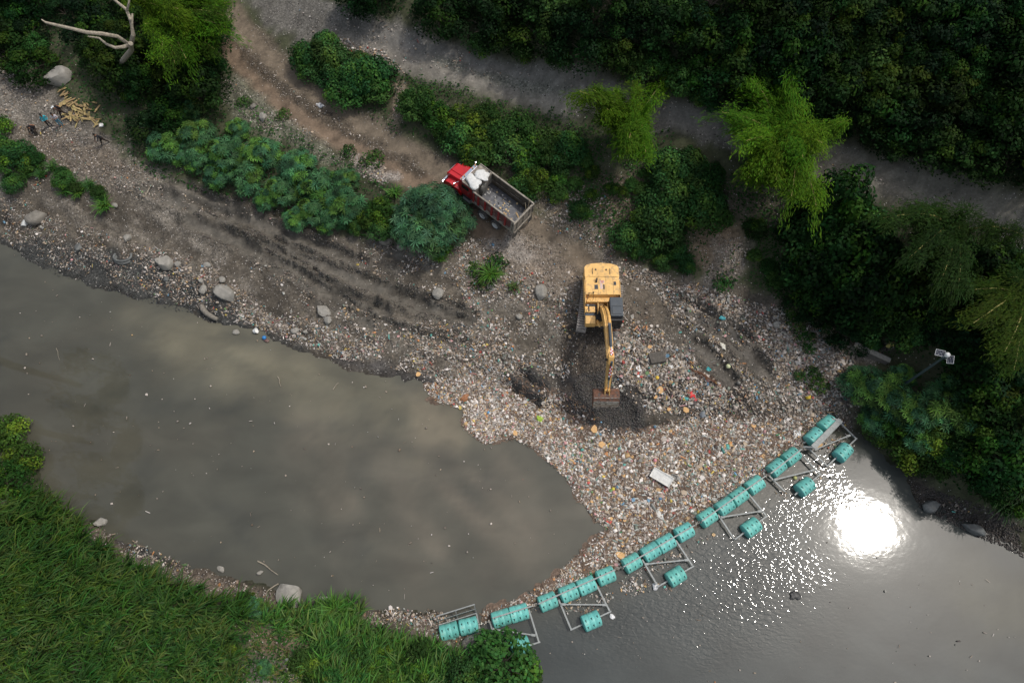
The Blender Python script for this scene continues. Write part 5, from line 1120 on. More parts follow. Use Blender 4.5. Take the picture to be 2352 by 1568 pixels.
# ---------------------------------------------------------------- people
M_SKIN = mat('skin', (.20, .105, .065), .6, var=.05)
M_HAIR = mat('hair', (.012, .01, .009), .7, var=.1)
def cloth(name, c): return mat(name, c, .85, var=.15, vs=10, bump=.2, bs=30)
def person(label, x, y, z, heading, shirt, trousers, pose='stand', cap=None, extra=None, sleeves=True, hold=None):
    J = {}
    if pose == 'stand': pel = Vector((0, 0, .93)); lean = .04; kn = [Vector((.10, .04, .5)), Vector((-.12, .02, .5))]; an = [Vector((.11, 0, .09)), Vector((-.15, -.04, .09))]
    elif pose == 'stride': pel = Vector((0, 0, .9)); lean = .55; kn = [Vector((.10, .2, .5)), Vector((-.12, -.1, .5))]; an = [Vector((.14, .28, .09)), Vector((-.16, -.36, .1))]
    else: pel = Vector((0, -.18, .5)); lean = .75; kn = [Vector((.2, .22, .52)), Vector((-.2, .2, .5))]; an = [Vector((.17, -.02, .09)), Vector((-.17, .0, .09))]
    up = Vector((0, math.sin(lean), math.cos(lean))); fw = Vector((0, math.cos(lean), -math.sin(lean)))
    ch = pel + up * .30; nk = pel + up * .53; hd0 = nk + (up + Vector((0, .1, .3 if lean > .3 else 0))).normalized() * .10; hd = hd0 + Vector((0, .03, .13)) 
    V = [pel, pel + up * .15, ch + up * .06, nk - up * .03, hd0]; R_ = [.135, .125, .15, .075, .058]; E_ = [(0, 1), (1, 2), (2, 3), (3, 4)]; zones_ = ['t', 's', 's', 's', 'k']
    def add(p, rr, par, z_): V.append(Vector(p)); R_.append(rr); E_.append((par, len(V) - 1)); zones_.append(z_); return len(V) - 1
    h1 = add(hd, .092, 4, 'k'); add(hd + Vector((0, .005, .075)), .08, h1, 'k')
    tips = []
    for i, s in enumerate((1, -1)):
        hp = add(pel + Vector((s * .1, 0, -.05)), .098, 0, 't'); k = add(kn[i], .062, hp, 't'); a_ = add(an[i], .043, k, 't'); add(an[i] + Vector((0, .14, -.045)), .038, a_, 'b')
        sh_ = add(nk - up * .07 + Vector((s * .19, 0, 0)), .062, 3, 's')
        if hold: el = nk - up * .32 + Vector((s * .27, 0, 0)) + fw * .08; wr = nk - up * .22 + Vector((s * .10, 0, 0)) + fw * .30
        elif pose == 'stand': el = nk - up * .34 + Vector((s * .27, -.04, 0)); wr = nk - up * .50 + Vector((s * .19, .16, 0))
        else: el = nk + Vector((s * .25, .1, -.26)); wr = nk + Vector((s * .16, .26, -.45))
        e = add(el, .045, sh_, 's'); w = add(wr, .032, e, 's' if sleeves else 'k')
        d = (wr - el).normalized(); sd_ = d.cross(Vector((0, 0, 1))).normalized() if abs(d.z) < .95 else Vector((1, 0, 0)); curl = Vector((0, 0, -1)) if abs(d.z) < .7 else fw
        pm = add(wr + d * .08, .03, w, 'k')
        for f_, (o_, l_) in enumerate(((-.03, .075), (-.01, .088), (.01, .082), (.03, .064))):
            k1 = add(wr + d * (.08 + l_ * .55) + sd_ * o_ + curl * .012, .0095, pm, 'k'); add(wr + d * (.08 + l_ * .95) + sd_ * o_ + curl * .045, .008, k1, 'k')
        t1 = add(wr + d * .05 + sd_ * .05 + curl * .01, .011, w, 'k'); add(wr + d * .10 + sd_ * .065 + curl * .03, .009, t1, 'k')
    me = bpy.data.meshes.new('body'); me.from_pydata([tuple(v) for v in V], E_, []); o = bpy.data.objects.new('tmp', me); COL.objects.link(o)
    sk = o.modifiers.new('s', 'SKIN'); ss = o.modifiers.new('u', 'SUBSURF'); ss.levels = 1
    sv = me.skin_vertices[0].data
    for i, rr in enumerate(R_): rr = rr * (1.22 if rr > .04 else 1); sv[i].radius = (rr, rr * (.72 if i in (0, 1, 2) else 1)); 
    sv[0].use_root = True
    dg = bpy.context.evaluated_depsgraph_get(); nm = bpy.data.meshes.new_from_object(o.evaluated_get(dg)); bpy.data.objects.remove(o); nm.name = 'person'
    nm.materials.clear(); nm.materials.append(cloth('shirt_cloth', shirt)); nm.materials.append(cloth('trouser_cloth', trousers)); nm.materials.append(M_SKIN); nm.materials.append(M_BLACK)
    VV = np.array([tuple(v) for v in V]); zi = {'s': 0, 't': 1, 'k': 2, 'b': 3}
    seg = [(VV[a_], VV[b2], zones_[b2] if zones_[b2] != 's' or zones_[a_] != 't' else 's') for a_, b2 in E_]
    for p in nm.polygons:
        c = np.array(p.center); best = 9; bz_ = 's'
        for A_, B_, z_ in seg:
            dd = B_ - A_; t = np.clip(((c - A_) @ dd) / (dd @ dd + 1e-9), 0, 1); ds = np.linalg.norm(c - A_ - t * dd)
            if ds < best: best = ds; bz_ = z_
        p.material_index = zi[bz_]; p.use_smooth = True
    r = thing('person', label, 'person', (x, y, z), (0, 0, heading), None, (.93, .93, .93)); link('body', nm, r)
    B().ico((hd.x, hd.y - .015, hd.z + .055), .112, 2, (.9, 1, .95)).part('hair' if not cap else 'cap', cloth('cap_cloth', cap) if cap else M_HAIR, r, True)
    if cap: B().box((hd.x, hd.y + .12, hd.z + .06), (.14, .12, .02), bev=.008).part('cap_peak', cloth('cap_cloth', cap), r)
    B().ico((0, hd.y + .095, hd.z), .016, 1, (.8, 1, 1.6)).part('nose', M_SKIN, r, True)
    for s in (1, -1):
        B().ico((s * .034, hd.y + .083, hd.z + .025), .011, 1).part('eye', M_BLACK, r); B().ico((s * .092, hd.y, hd.z), .022, 1, (.5, 1, 1.5)).part('ear', M_SKIN, r)
    B().box((0, hd.y + .086, hd.z - .045), (.045, .012, .01)).part('mouth', mat('lips', (.16, .05, .04), .6, var=0), r)
    if extra == 'pack':
        c = ch - fw * .20 + up * .02; q = Euler((-lean, 0, 0)).to_quaternion()
        p = B().box(c, (.36, .2, .48), q, bev=.07).part('backpack', cloth('backpack_cloth', (.012, .012, .016)), r); B().box(c - fw * .105 - up * .06, (.34, .02, .045), q).part('orange_band', cloth('orange_cloth', (.45, .14, .03)), p)
        B().box(c - fw * .105 + up * .1, (.05, .02, .2), q).part('orange_band', cloth('orange_cloth', (.4, .12, .03)), p)
    if extra == 'vest':
        for s in (1, -1): B().box(ch + up * .12 + Vector((s * .09, 0, 0)) - fw * .115, (.035, .012, .34), Euler((-lean, 0, s * .0)).to_quaternion()).part('vest_strap', cloth('black_cloth', (.015, .015, .015)), r)
    if hold: B().box(nk - up * .2 + fw * .36, (.16, .05, .12), bev=.02).part('held_camera', M_BLACK, r)
    return r
for lb, px, py, hd_, sh, tr, kw in [
    ('person in a bright teal shirt and black trousers, standing on the litter path', 117, 291, rad(215), (.03, .36, .45), (.012, .012, .016), {}),
    ('person in a white top and light blue jeans holding something at the chest', 142, 289, rad(195), (.55, .52, .56), (.10, .24, .32), dict(hold=1, sleeves=False)),
    ('person with a white cap and dark pack bending beside the heap of yellow planks', 150, 268, rad(150), (.05, .03, .025), (.03, .02, .015), dict(pose='stride', cap=(.7, .72, .74), extra='pack')),
    ('person hunched under a black backpack with an orange band, at the far left', 84, 306, rad(160), (.012, .012, .016), (.03, .02, .015), dict(pose='crouch', extra='pack')),
    ('person in black bending forward with legs apart beside the thicket', 243, 330, rad(140), (.014, .016, .02), (.025, .016, .012), dict(pose='stride', extra=None)),
    ('person in a yellow-green vest with black straps above the concrete wall', 2026, 806, rad(300), (.34, .30, .09), (.03, .025, .02), dict(pose='stride', extra='vest'))]:
    x, y, z = G(px, py); person(lb, x, y, z - .02, hd_, sh, tr, **kw)
# ---------------------------------------------------------------- boulders
def rock_mesh(seed, sub=3, flat=.7, ang_=0.5):
    b = B().ico((0, 0, 0), 1, sub); rs = np.random.default_rng(seed)
    cuts = [(Vector(rs.normal(0, 1, 3)).normalized(), rs.uniform(.48, .82)) for _ in range(11)]
    for v in b.b.verts:
        p = v.co.copy()
        for n_, d in cuts:
            k = p.dot(n_)
            if k > d: p -= n_ * (k - d) * .96
        p *= 1 + .07 * (float(vn(p.x * 2 + seed, p.y * 2 + p.z)) - .5)
        v.co = Vector((p.x, p.y, p.z * flat))
    return b.mesh('boulder', M_STONE, True)
ROCKS = [rock_mesh(i, flat=f) for i, f in ((1, .8), (2, .7), (3, .65), (4, .85), (5, .6))]
def rock(px, py, w, h, label, grp=None, k=0, a=0, sink=.25, m=None, name='boulder'):
    x, y, z = G(px, py, .2); sc = w / 2 / 25.0
    o = link(name, ROCKS[k % 5], None, (x, y, z + sc * (.45 - sink)), (random.uniform(-.2, .2), random.uniform(-.2, .2), a), (sc, sc * h / w * 1.1, sc * .95))
    if m: o.data = o.data.copy(); o.data.materials[0] = m
    tag(o, label, 'boulder' if name == 'boulder' else 'stone', grp); return o
for a in [(376, 602, 42, 44, 'large smooth pear-shaped boulder on the muddy left bank', 0, .3), (517, 675, 44, 50, 'largest pale egg-shaped boulder near the waterline', 3, 1.2),
          (741, 712, 42, 30, 'pale boulder with a broken edge on the mud bank', 1, 2.6), (1242, 672, 36, 36, 'grey boulder in the rubble left of the excavator', 3, .2),
          (1009, 672, 30, 26, 'pale cracked boulder on the mud flat below the reeds', 1, .6), (135, 180, 66, 58, 'big rough grey boulder at the wood edge near the dead tree', 0, .8),
          (84, 498, 52, 34, 'flat brown slab of rock on the left bank below the shrubs', 2, .5), (178, 568, 24, 26, 'rounded grey stone in the dark silt at the left', 3, 0),
          (290, 546, 20, 22, 'square pale stone above the half-buried ring', 0, 2), (468, 662, 26, 18, 'angular stone leaning by the largest egg-shaped boulder', 1, 1.1),
          (508, 640, 22, 16, 'pale stone just above the largest egg-shaped boulder', 2, 2.0), (407, 606, 18, 16, 'small stone right of the pear-shaped boulder', 3, .7), (459, 642, 13, 14, 'round grey stone left of the angular stone', 0, .1),
          (380, 640, 13, 12, 'small dark grey stone below the pear-shaped boulder', 3, .4), (475, 605, 14, 20, 'narrow upright stone above the angular stone', 1, 1.5), (1193, 724, 16, 16, 'small white stone in the rubble', 2, .7),
          (602, 268, 22, 26, 'grey boulder on the grassy verge above the castor row', 3, .4), (582, 242, 20, 14, 'brownish stone next to the verge boulder', 1, .3), (888, 552, 36, 22, 'long brown stone below the bushes', 2, .1), (920, 564, 22, 20, 'pale stone right of the long brown stone', 1, 2.2),
          (540, 760, 14, 18, 'thin standing stone at the shingle', 2, 1.4), (678, 757, 22, 16, 'grey flat stone in the shore litter', 2, .4), (700, 760, 12, 12, 'tiny stone beside the flat stone', 0, .4), (752, 736, 22, 20, 'half-buried stone under the broken-edged boulder', 3, .2),
          (10, 420, 24, 16, 'stone at the very left edge of the bank', 2, .4), (262, 468, 12, 22, 'upright pale stone under the drooping grass', 1, 1.2), (1130, 658, 18, 22, 'stone beneath the bright reeds', 1, .9),
          (670, 1366, 52, 56, 'pyramid-shaped pale boulder at the near waterline', 1, .9), (748, 1378, 18, 40, 'slanting pale stone beside the tall grass at the water', 2, 1.2), (765, 1402, 30, 18, 'flat stone half under the tall grass', 2, .2),
          (507, 1305, 12, 18, 'small upright rock on the near shore', 1, 1), (228, 1198, 26, 22, 'pale rock tangled with grass at the near left shore', 0, .6), (1090, 1474, 50, 36, 'flat brown rock slab under the nearest floats', 2, .3),
          (596, 1313, 14, 8, 'pale broken stone on the near shore', 2, .5), (1785, 745, 22, 16, 'round grey boulder at the upper litter edge', 3, .4), (1030, 1480, 10, 10, 'small stone on the near bank', 3, .4),
          (708, 1502, 20, 14, 'pale rock in the litter patch at the bottom edge', 1, .4), (1655, 1490-1000, 14, 10, 'small stone on the bare slope', 1, .4), (2140, 1160, 40, 26, 'dark wet rock shelf at the right waterline', 2, .3), (2235, 1215, 46, 22, 'long dark rock at the right waterline', 2, 2.7)]:
    px, py, w, h, lb, k, an_ = a
    rock(px, py, w, h, lb, None, k, an_, m=M_STONED if ('dark' in lb or px == 178) else (M_CONC if 'brown' in lb else None))
# half-buried concrete ring and drain pipe
x, y, z = G(283, 590); b = B()
ring = [(.75 * math.cos(t), .5 * math.sin(t) , .12) for t in np.linspace(rad(150), rad(390), 14)]
b.tube(ring, [.10] * 14, 7).tube([(p[0] * .96, p[1] * .96 - .1, -.1) for p in ring[:11]], [.14] * 11, 7)
tag(link('concrete_ring', b.mesh('concrete_ring', M_STONED, True), None, (x, y, z)), 'broken ring of an old concrete pipe half buried in mud', 'concrete pipe')
x, y, z = G(478, 716); x2, y2, z2 = G(462, 702)
tag(link('log', B().tube([(-.6, .5, .15), (-.35, .1, .2), (0, -.25, .2), (.5, -.55, .15), (.95, -.75, .05)], [.2, .23, .22, .2, .17], 10).mesh('log', mat('log_bark', (.2, .18, .15), .9, var=.3, vs=8, bump=.5), True), None, (x, y, z)), 'thick grey log curving along the muddy waterline', 'log')
# concrete block in the litter
x, y, z = G(1508, 824); tag(link('concrete_block', B().box((0, 0, .15), (1.3, .9, .5), (0, .05, .2), bev=.05).mesh('concrete_block', mat('dirty_block', (.10, .09, .078), .9, var=.25, bump=.6), False), None, (x, y, z)), 'dark mud-covered concrete block in the litter right of the arm', 'concrete block')

# ---------------------------------------------------------------- timber
M_PLANK = mat('yellow_board', (.33, .25, .11), .85, var=.3, vs=6, dirt=((.2, .14, .07), .55, 4, .5), bump=.3, objvar=.9)
random.seed(21)
pl = [B().box((0, 0, 0), (1, .13, .035)).box((.35, .03, .012), (.35, .06, .02)).mesh('plank', M_PLANK), B().box((0, 0, 0), (1, .22, .03)).box((-.3, -.05, .01), (.4, .1, .02)).mesh('plank', M_PLANK)]
for i in range(64):
    t = random.random()
    if i < 16: px, py, a = random.uniform(140, 172), random.uniform(205, 240), rad(random.uniform(20, 70))
    elif i < 44: px, py, a = 150 + random.uniform(0, 78), 236 + random.uniform(0, 40), rad(random.gauss(-25, 28))
    else: px, py, a = random.uniform(165, 230), random.uniform(240, 285), rad(random.gauss(-35, 35))
    x, y, z = G(px, py); L_ = random.uniform(.4, 1.3)
    o = link('plank', pl[i % 2], None, (x, y, z + .06 + .008 * (i % 14)), (random.uniform(-.15, .15), random.uniform(-.12, .12), a), (L_, random.uniform(.5, 1.1), 1))
    tag(o, 'splintered yellow offcut in the heap of boards behind the people', 'board', 'heap of yellow boards')
for px, py, px2, py2, rr, lb in [(328, 462, 352, 424, .06, 'long thin pole stuck in the left bank'), (1780, 790, 1776, 825, .05, 'pale straight stick standing in the right litter field'), (765, 895, 778, 880, .03, 'short stick floating on the brown water'),
                             (130, 800, 139, 828, .02, 'thin dark twig floating at the left'), (638, 865, 646, 888, .04, 'dark curved branch under the water surface'), (1165, 870, 1250, 925, .16, 'dark heap of clawed mud left of the bucket') if False else (592, 1295 - 7, 640, 1320, .05, 'bare branch lying on the near shore'),
                             (640, 1340, 612, 1360, .05, 'driftwood branch by the pyramid boulder'), (905, 1455 + 70, 918, 1532, .04, 'pale cane on the near bank slope'), (1530, 1012, 1534, 985, .03, 'thin upright stick in the raft below the bucket')]:
    x, y, z = G(px, py); X2, Y2, Z2 = G(px2, py2); v = Vector((X2 - x, Y2 - y, Z2 - z + .1))
    tag(link('stick', B().tube([(0, 0, .05), v * .35 + Vector((.04, .06, .08)), v * .7 + Vector((-.03, .02, .06)), v], [rr, rr * .9, rr * .7, rr * .4], 6).mesh('stick', M_DEAD, True), None, (x, y, z)), lb, 'stick')
# red-brown palm branch in the litter
x, y, z = G(1618, 872); s_ = Soup(); b = B()
b.tube([(-1.2, .9, .2), (-.3, .4, .45), (.6, -.3, .35), (1.6, -1.1, .15), (2.2, -1.6, .1)], [.05, .05, .04, .03, .02], 5)
for k in range(26):
    t = k / 26; c = Vector((-1.1 + 2.0 * t, .85 - 1.2 * t, .3)); a = rad(random.choice((150, -60, 120, -30)) + random.uniform(-20, 20)); b.tube([c, c + Vector((math.cos(a) * .4, math.sin(a) * .4, .12)), c + Vector((math.cos(a) * .8, math.sin(a) * .8, 0))], [.018, .014, .006], 4)
tag(link('dead_branch', b.mesh('dead_branch', mat('red_brown_twigs', (.17, .075, .04), .9, var=.3)), None, (x, y, z)), 'dead red-brown branch with stiff twigs lying in the litter', 'branch')

# ---------------------------------------------------------------- mud turned over by the machine
mud = Soup()
def clods_(poly, n, s0, s1, col, k=1.0):
    w = np.array([G(a, b)[:2] for a, b in poly]); x0, y0 = w.min(0); x1, y1 = w.max(0)
    n = int(n * 1.5); X = rng.uniform(x0, x1, n); Y = rng.uniform(y0, y1, n); m = inpoly(X, Y, w); X, Y = X[m], Y[m]; n = len(X)
    z = np.maximum(hz(X, Y), 0) + rng.uniform(-.03, .05, n); sz = rng.uniform(s0 * .5, s1 * .55, (n, 1)) * rng.uniform(.5, 1.2, (n, 3)); sz[:, 2] *= .6
    oct_ = np.array([(1,0,0),(.1,1,.1),(-1,.1,0),(0,-1,-.1),(.1,0,1),(0,0,-1)], float)
    mud.inst(oct_, [np.array([[0,1,4],[1,2,4],[2,3,4],[3,0,4],[1,0,5],[2,1,5],[3,2,5],[0,3,5]])], np.stack([X, Y, z], 1), rots(rng.uniform(0, 6.3, n), rng.uniform(0, .5, n)), sz, shade(n, col, .25, .05))
BM = (.068, .062, .056)
clods_([(1165,865),(1190,868),(1250,915),(1235,930),(1195,905)], 2600, .05, .22, BM, 4)
clods_([(1205,850),(1225,850),(1260,890),(1235,895)], 1500, .05, .2, BM, 3)
clods_([(1330,860),(1400,850),(1480,900),(1480,990),(1400,1000),(1330,970),(1300,920)], 6500, .05, .22, BM, 2)
clods_([(1480,890),(1600,870),(1720,900),(1720,960),(1560,960)], 3000, .04, .15, (.06, .053, .047), 1)
clods_([(1290,740),(1400,760),(1400,860),(1290,860)], 3000, .04, .14, (.075, .062, .05), 1)
clods_([(2090,1110),(2200,1140),(2352,1210),(2352,1280),(2200,1210),(2110,1165)], 3500, .05, .25, (.05, .043, .038), 1)
clods_([(0,545),(250,580),(480,660),(560,740),(400,715),(120,630)], 7000, .04, .16, (.055, .058, .056), 1)
clods_([(450,430),(760,550),(1000,690),(1080,740),(900,720),(600,600)], 5000, .03, .10, (.085, .074, .06), .6)
for pl_ in ([(430,440),(560,500),(700,560),(830,610)], [(440,510),(560,560),(640,590),(720,640),(800,690),(880,720)], [(620,560),(740,610),(860,660),(980,700),(1080,730)], [(560,570),(660,620),(740,670),(840,730)], [(740,700),(850,745),(950,775),(1060,800)], [(900,680),(1000,720),(1070,745)],
            [(1590,790),(1640,830),(1680,880)], [(1600,740),(1660,770),(1720,820),(1760,860)], [(1610,720),(1680,760),(1720,790)]):
    w = np.array([G(*q)[:2] for q in smooth(pl_, 8)]); n = 420 * len(pl_); i = rng.integers(0, len(w) - 1, n); t = rng.random(n)[:, None]
    p = w[i] * (1 - t) + w[i + 1] * t; d = w[i + 1] - w[i]; d /= np.linalg.norm(d, axis=1)[:, None]; nn = np.stack([-d[:, 1], d[:, 0]], 1)
    p = p + nn * (rng.choice([-1, 1], n) * .78 + rng.normal(0, .09, n))[:, None]; keep = fbm(p[:, 0] * 1.2, p[:, 1] * 1.2, 55) > .42; p = p[keep]; n = len(p)
    sz = rng.uniform(.03, .10, (n, 1)) * rng.uniform(.6, 1.2, (n, 3))
    mud.inst(np.array([(1,0,0),(.1,1,.1),(-1,.1,0),(0,-1,-.1),(.1,0,1),(0,0,-1)], float), [np.array([[0,1,4],[1,2,4],[2,3,4],[3,0,4],[1,0,5],[2,1,5],[3,2,5],[0,3,5]])], np.stack([p[:, 0], p[:, 1], hz(p[:, 0], p[:, 1]) + .02], 1), rots(rng.uniform(0, 6.3, n), rng.uniform(0, .5, n)), sz, shade(n, (.105, .093, .077), .25, .05))
tag(link('mud_clods', mud.mesh('mud_clods', mat('wet_mud', attr=True, rough=.7, var=.2, bump=.3))), 'loose clods of dark river mud', 'mud', kind='stuff')

# ---------------------------------------------------------------- litter
PAL = np.array([(.70,.70,.68),(.58,.56,.52),(.42,.40,.36),(.40,.34,.25),(.30,.27,.22),(.24,.22,.19),(.17,.13,.09),(.10,.09,.08),(.05,.05,.055),(.27,.30,.28),(.33,.37,.36),(.14,.20,.17),(.52,.36,.16),(.55,.25,.08),(.09,.28,.45),(.05,.36,.33),(.45,.05,.04),(.55,.30,.32),(.55,.45,.08),(.08,.25,.07)])
def pal(n, kind):
    p = {'rafl': [30,20,10,10,5,3,12,4,2,4,5,2,7,3,1,1,.8,4,1,.5], 'raft': [16,14,12,12,10,6,12,5,3,8,8,4,6,2,1,1.2,.8,1.2,.8,.8], 'bank': [6,9,13,10,14,13,12,10,9,7,5,4,2,.7,.9,.8,.5,.6,.4,.6],
         'mixed': [11,11,12,10,11,10,9,8,7,6,6,4,3,1.4,1.2,1.3,1,.9,.7,.8], 'pale': [6,12,20,12,18,14,8,4,3,4,3,1,1,.4,.5,.5,.3,.4,.2,.3]}[kind]
    p = np.array(p, float); return (PAL[rng.choice(len(PAL), n, p=p / p.sum())] * .8 + .2 * np.array([(.28, .215, .175)])) * np.array([1.05, .985, .95]) * rng.uniform(.6, 1.15 if kind not in ('raft', 'rafl') else 1.35, (n, 1))
cube = np.array([(x, y, z) for z in (-.5, .5) for x, y in ((-.5, -.5), (.5, -.5), (.5, .5), (-.5, .5))]) * np.array([1, 1, 1]); cube[4:, :2] *= .85
CF = [np.array([[4,5,6,7],[0,1,5,4],[1,2,6,5],[2,3,7,6],[3,0,4,7]])]
hexa = []; 
for x_, r_ in ((-.5, .42), (-.46, .5), (.2, .5), (.38, .22), (.5, .2)):
    for k in range(6): hexa.append((x_, r_ * math.cos(k * math.pi/3), r_ * math.sin(k * math.pi/3)))
HF = [np.array([[6*i+k, 6*i+(k+1)%6, 6*(i+1)+(k+1)%6, 6*(i+1)+k] for i in range(4) for k in range(6)]), np.array([[5,4,3,2,1,0],[24,25,26,27,28,29]])]
hexa = np.array(hexa)
flake = np.array([(-.5,-.4,0),(.1,-.5,.12),(.5,-.1,0),(.35,.45,.1),(-.3,.5,0),(0,0,.18)]); FF = [np.array([[0,1,5],[1,2,5],[2,3,5],[3,4,5],[4,0,5]])]
rag = np.array([(-.5,-.12,0),(0,-.2,.15),(.5,-.1,.02),(.5,.1,0),(0,.16,.18),(-.5,.14,.05)]); RF = [np.array([[0,1,4,5],[1,2,3,4]])]
EXC = [(np.array([G(*q)[:2] for q in pl_]), k_) for pl_, k_ in (
  ([(1160,862),(1195,868),(1262,915),(1240,935),(1190,905)], .06), ([(1205,845),(1230,845),(1262,885),(1240,895)], .08),
  ([(1330,880),(1365,930),(1425,930),(1440,880),(1480,910),(1480,985),(1400,1005),(1330,985),(1290,940),(1300,880)], .25),
  ([(1300,730),(1400,760),(1400,900),(1310,890)], .3), ([(1430,640),(1470,650),(1550,720),(1540,760),(1470,740),(1430,700)], .12),
  ([(1580,770),(1610,765),(1700,870),(1690,900),(1640,880),(1600,830)], .06), ([(1590,725),(1620,725),(1770,850),(1740,880),(1680,820)], .1),
  ([(1600,700),(1700,740),(1740,800),(1680,780)], .3), ([(1230,520),(1290,540),(1360,600),(1340,640),(1240,570)], .15),
  ([(1100,470),(1200,520),(1240,600),(1160,570)], .35), ([(430,430),(560,490),(700,560),(860,640),(1080,735),(1000,740),(760,650),(560,560),(430,500)], .3),
  ([(1480,870),(1600,860),(1560,900),(1480,920)], .5), ([(1090,850),(1290,870),(1290,900),(1170,860)], .4))]
EXC.append((np.array([G(*q)[:2] for q in [(1130,440),(1250,510),(1400,600),(1335,665),(1180,595),(1080,520)]]), .12))
def litter(s, poly, dens, kind, raft=False, size=1.0, clump=.0, cs=.5, mix=(.45,.12,.28,.15), seed=1, lift=.0):
    w = np.array([G(a, b)[:2] for a, b in poly]) if not raft else np.array([P(a, b, 0) for a, b in poly])
    x0, y0 = w.min(0); x1, y1 = w.max(0); n = int((x1-x0) * (y1-y0) * dens * 2.5); X = rng.uniform(x0, x1, n); Y = rng.uniform(y0, y1, n)
    m = inpoly(X, Y, w)
    if clump: m &= fbm(X * cs, Y * cs, 200 + seed, 4) + rng.normal(0, .05, n) > clump
    ed = dline(X, Y, [tuple(q) for q in w], True); m &= rng.random(n) < np.clip((ed + fbm(X, Y, 9) * .6) / .9, .12, 1)
    for e_, k_ in EXC:
        m &= ~(inpoly(X + (fbm(X, Y, 3) - .5) * .8, Y + (fbm(X, Y, 4) - .5) * .8, e_) & (rng.random(n) > k_))
    X, Y = X[m], Y[m]; n = len(X); Z = np.maximum(hz(X, Y), .02) + rng.uniform(0, .07, n) + lift
    kd = rng.choice(4, n, p=np.array(mix) / sum(mix)); col = pal(n, kind); base = size * np.minimum(rng.lognormal(-2.62, .52, n), .2)
    for k, (tv, tf) in enumerate(((cube, CF), (hexa, HF), (flake, FF), (rag, RF))):
        q = kd == k; c = q.sum()
        if not c: continue
        b0 = base[q]
        if k == 0: sc = np.stack([b0 * rng.uniform(.7, 1.6, c), b0 * rng.uniform(.6, 1.1, c), b0 * rng.uniform(.25, .7, c)], 1)
        elif k == 1: L_ = b0 * rng.uniform(1.5, 2.1, c); sc = np.stack([L_, L_ * .34, L_ * .34], 1)
        elif k == 2: sc = np.stack([b0 * rng.uniform(1, 1.9, c), b0 * rng.uniform(.9, 1.5, c), b0 * .8], 1)
        else: sc = np.stack([b0 * rng.uniform(1.8, 4, c), b0 * rng.uniform(.7, 1.4, c), b0], 1)
        s.inst(tv, tf, np.stack([X[q], Y[q], Z[q] + b0 * .2], 1), rots(rng.uniform(0, 6.3, c), rng.normal(0, .35, c)), sc, col[q])
M_LIT = mat('litter', attr=True, rough=.5, var=.12, vs=30, spec=.4)
RAFT = [(965,885),(1010,870),(1080,862),(1170,870),(1290,900),(1360,950),(1410,985),(1480,985),(1600,950),(1720,955),(1850,960),(1935,965),(1950,985),(1905,965),(1885,985),(1850,1020),(1790,1070),(1740,1105),(1690,1138),(1620,1188),(1560,1225),(1500,1262),(1440,1298),
        (1380,1328),(1300,1362),(1220,1392),(1150,1415),(1105,1425),(1108,1400),(1190,1375),(1240,1340),(1290,1305),(1330,1268),(1360,1240),(1388,1215),(1350,1172),(1325,1150),(1300,1100),(1262,1058),(1225,1030),(1180,1008),(1110,1020),(1065,988),(1062,940),(1000,925)]
# matted twigs and silt that carry the floating litter
wr_ = np.array([P(a, b, 0) for a, b in RAFT]); gx = np.arange(wr_[:, 0].min() - 1, wr_[:, 0].max() + 1, .2); gy = np.arange(wr_[:, 1].min() - 1, wr_[:, 1].max() + 1, .2)
QX, QY = np.meshgrid(gx, gy); dd = dline(QX, QY, [tuple(q) for q in wr_], True); dd = np.where(inpoly(QX, QY, wr_), dd, -dd) + (fbm(QX * 1.3, QY * 1.3, 31, 4) - .5) * 1.5
QZ = np.clip(dd * .12, -.12, .05) + (fbm(QX * 2.5, QY * 2.5, 17, 4) - .45) * .10 * (dd > 0)
ii = np.arange(QX.size).reshape(QX.shape); q = np.stack([ii[:-1, :-1], ii[:-1, 1:], ii[1:, 1:], ii[1:, :-1]], -1).reshape(-1, 4); q = q[(dd.ravel()[q] > -.35).all(1)]
qc = np.array([.125, .088, .064])[None] * (.6 + .9 * fbm(QX * 3, QY * 3, 5, 3).ravel())[:, None]
fm = npmesh('floating_mat', np.stack([QX, QY, QZ], -1).reshape(-1, 3), [q], mat('twig_mat', attr=True, rough=.9, var=.5, vs=7, bump=.8, bs=9), qc, True)
tag(link('floating_mat', fm), 'brown mat of twigs and silt floating behind the barrier', 'debris mat', kind='stuff')
L1 = Soup()
litter(L1, RAFT, 50, 'raft', True, 1.05, seed=1, clump=.36, cs=1.3)
litter(L1, RAFT, 22, 'rafl', True, .72, seed=41)
litter(L1, [(965,885),(1010,870),(1080,862),(1170,870),(1250,920),(1340,985),(1330,1060),(1400,1200),(1388,1215),(1350,1172),(1300,1100),(1225,1030),(1180,1008),(1110,1020),(1065,988),(1062,940),(1000,925)], 40, 'rafl', True, .9, seed=31)
litter(L1, [(1060,940),(1180,960),(1250,1020),(1180,1005),(1110,1015),(1065,985)], 40, 'raft', True, .9)
litter(L1, [(1300,1050),(1400,1010),(1900,970),(1840,1030),(1400,1310),(1380,1250),(1390,1200)], 6, 'raft', True, 1.6, seed=4, mix=(.4,.35,.25,0))
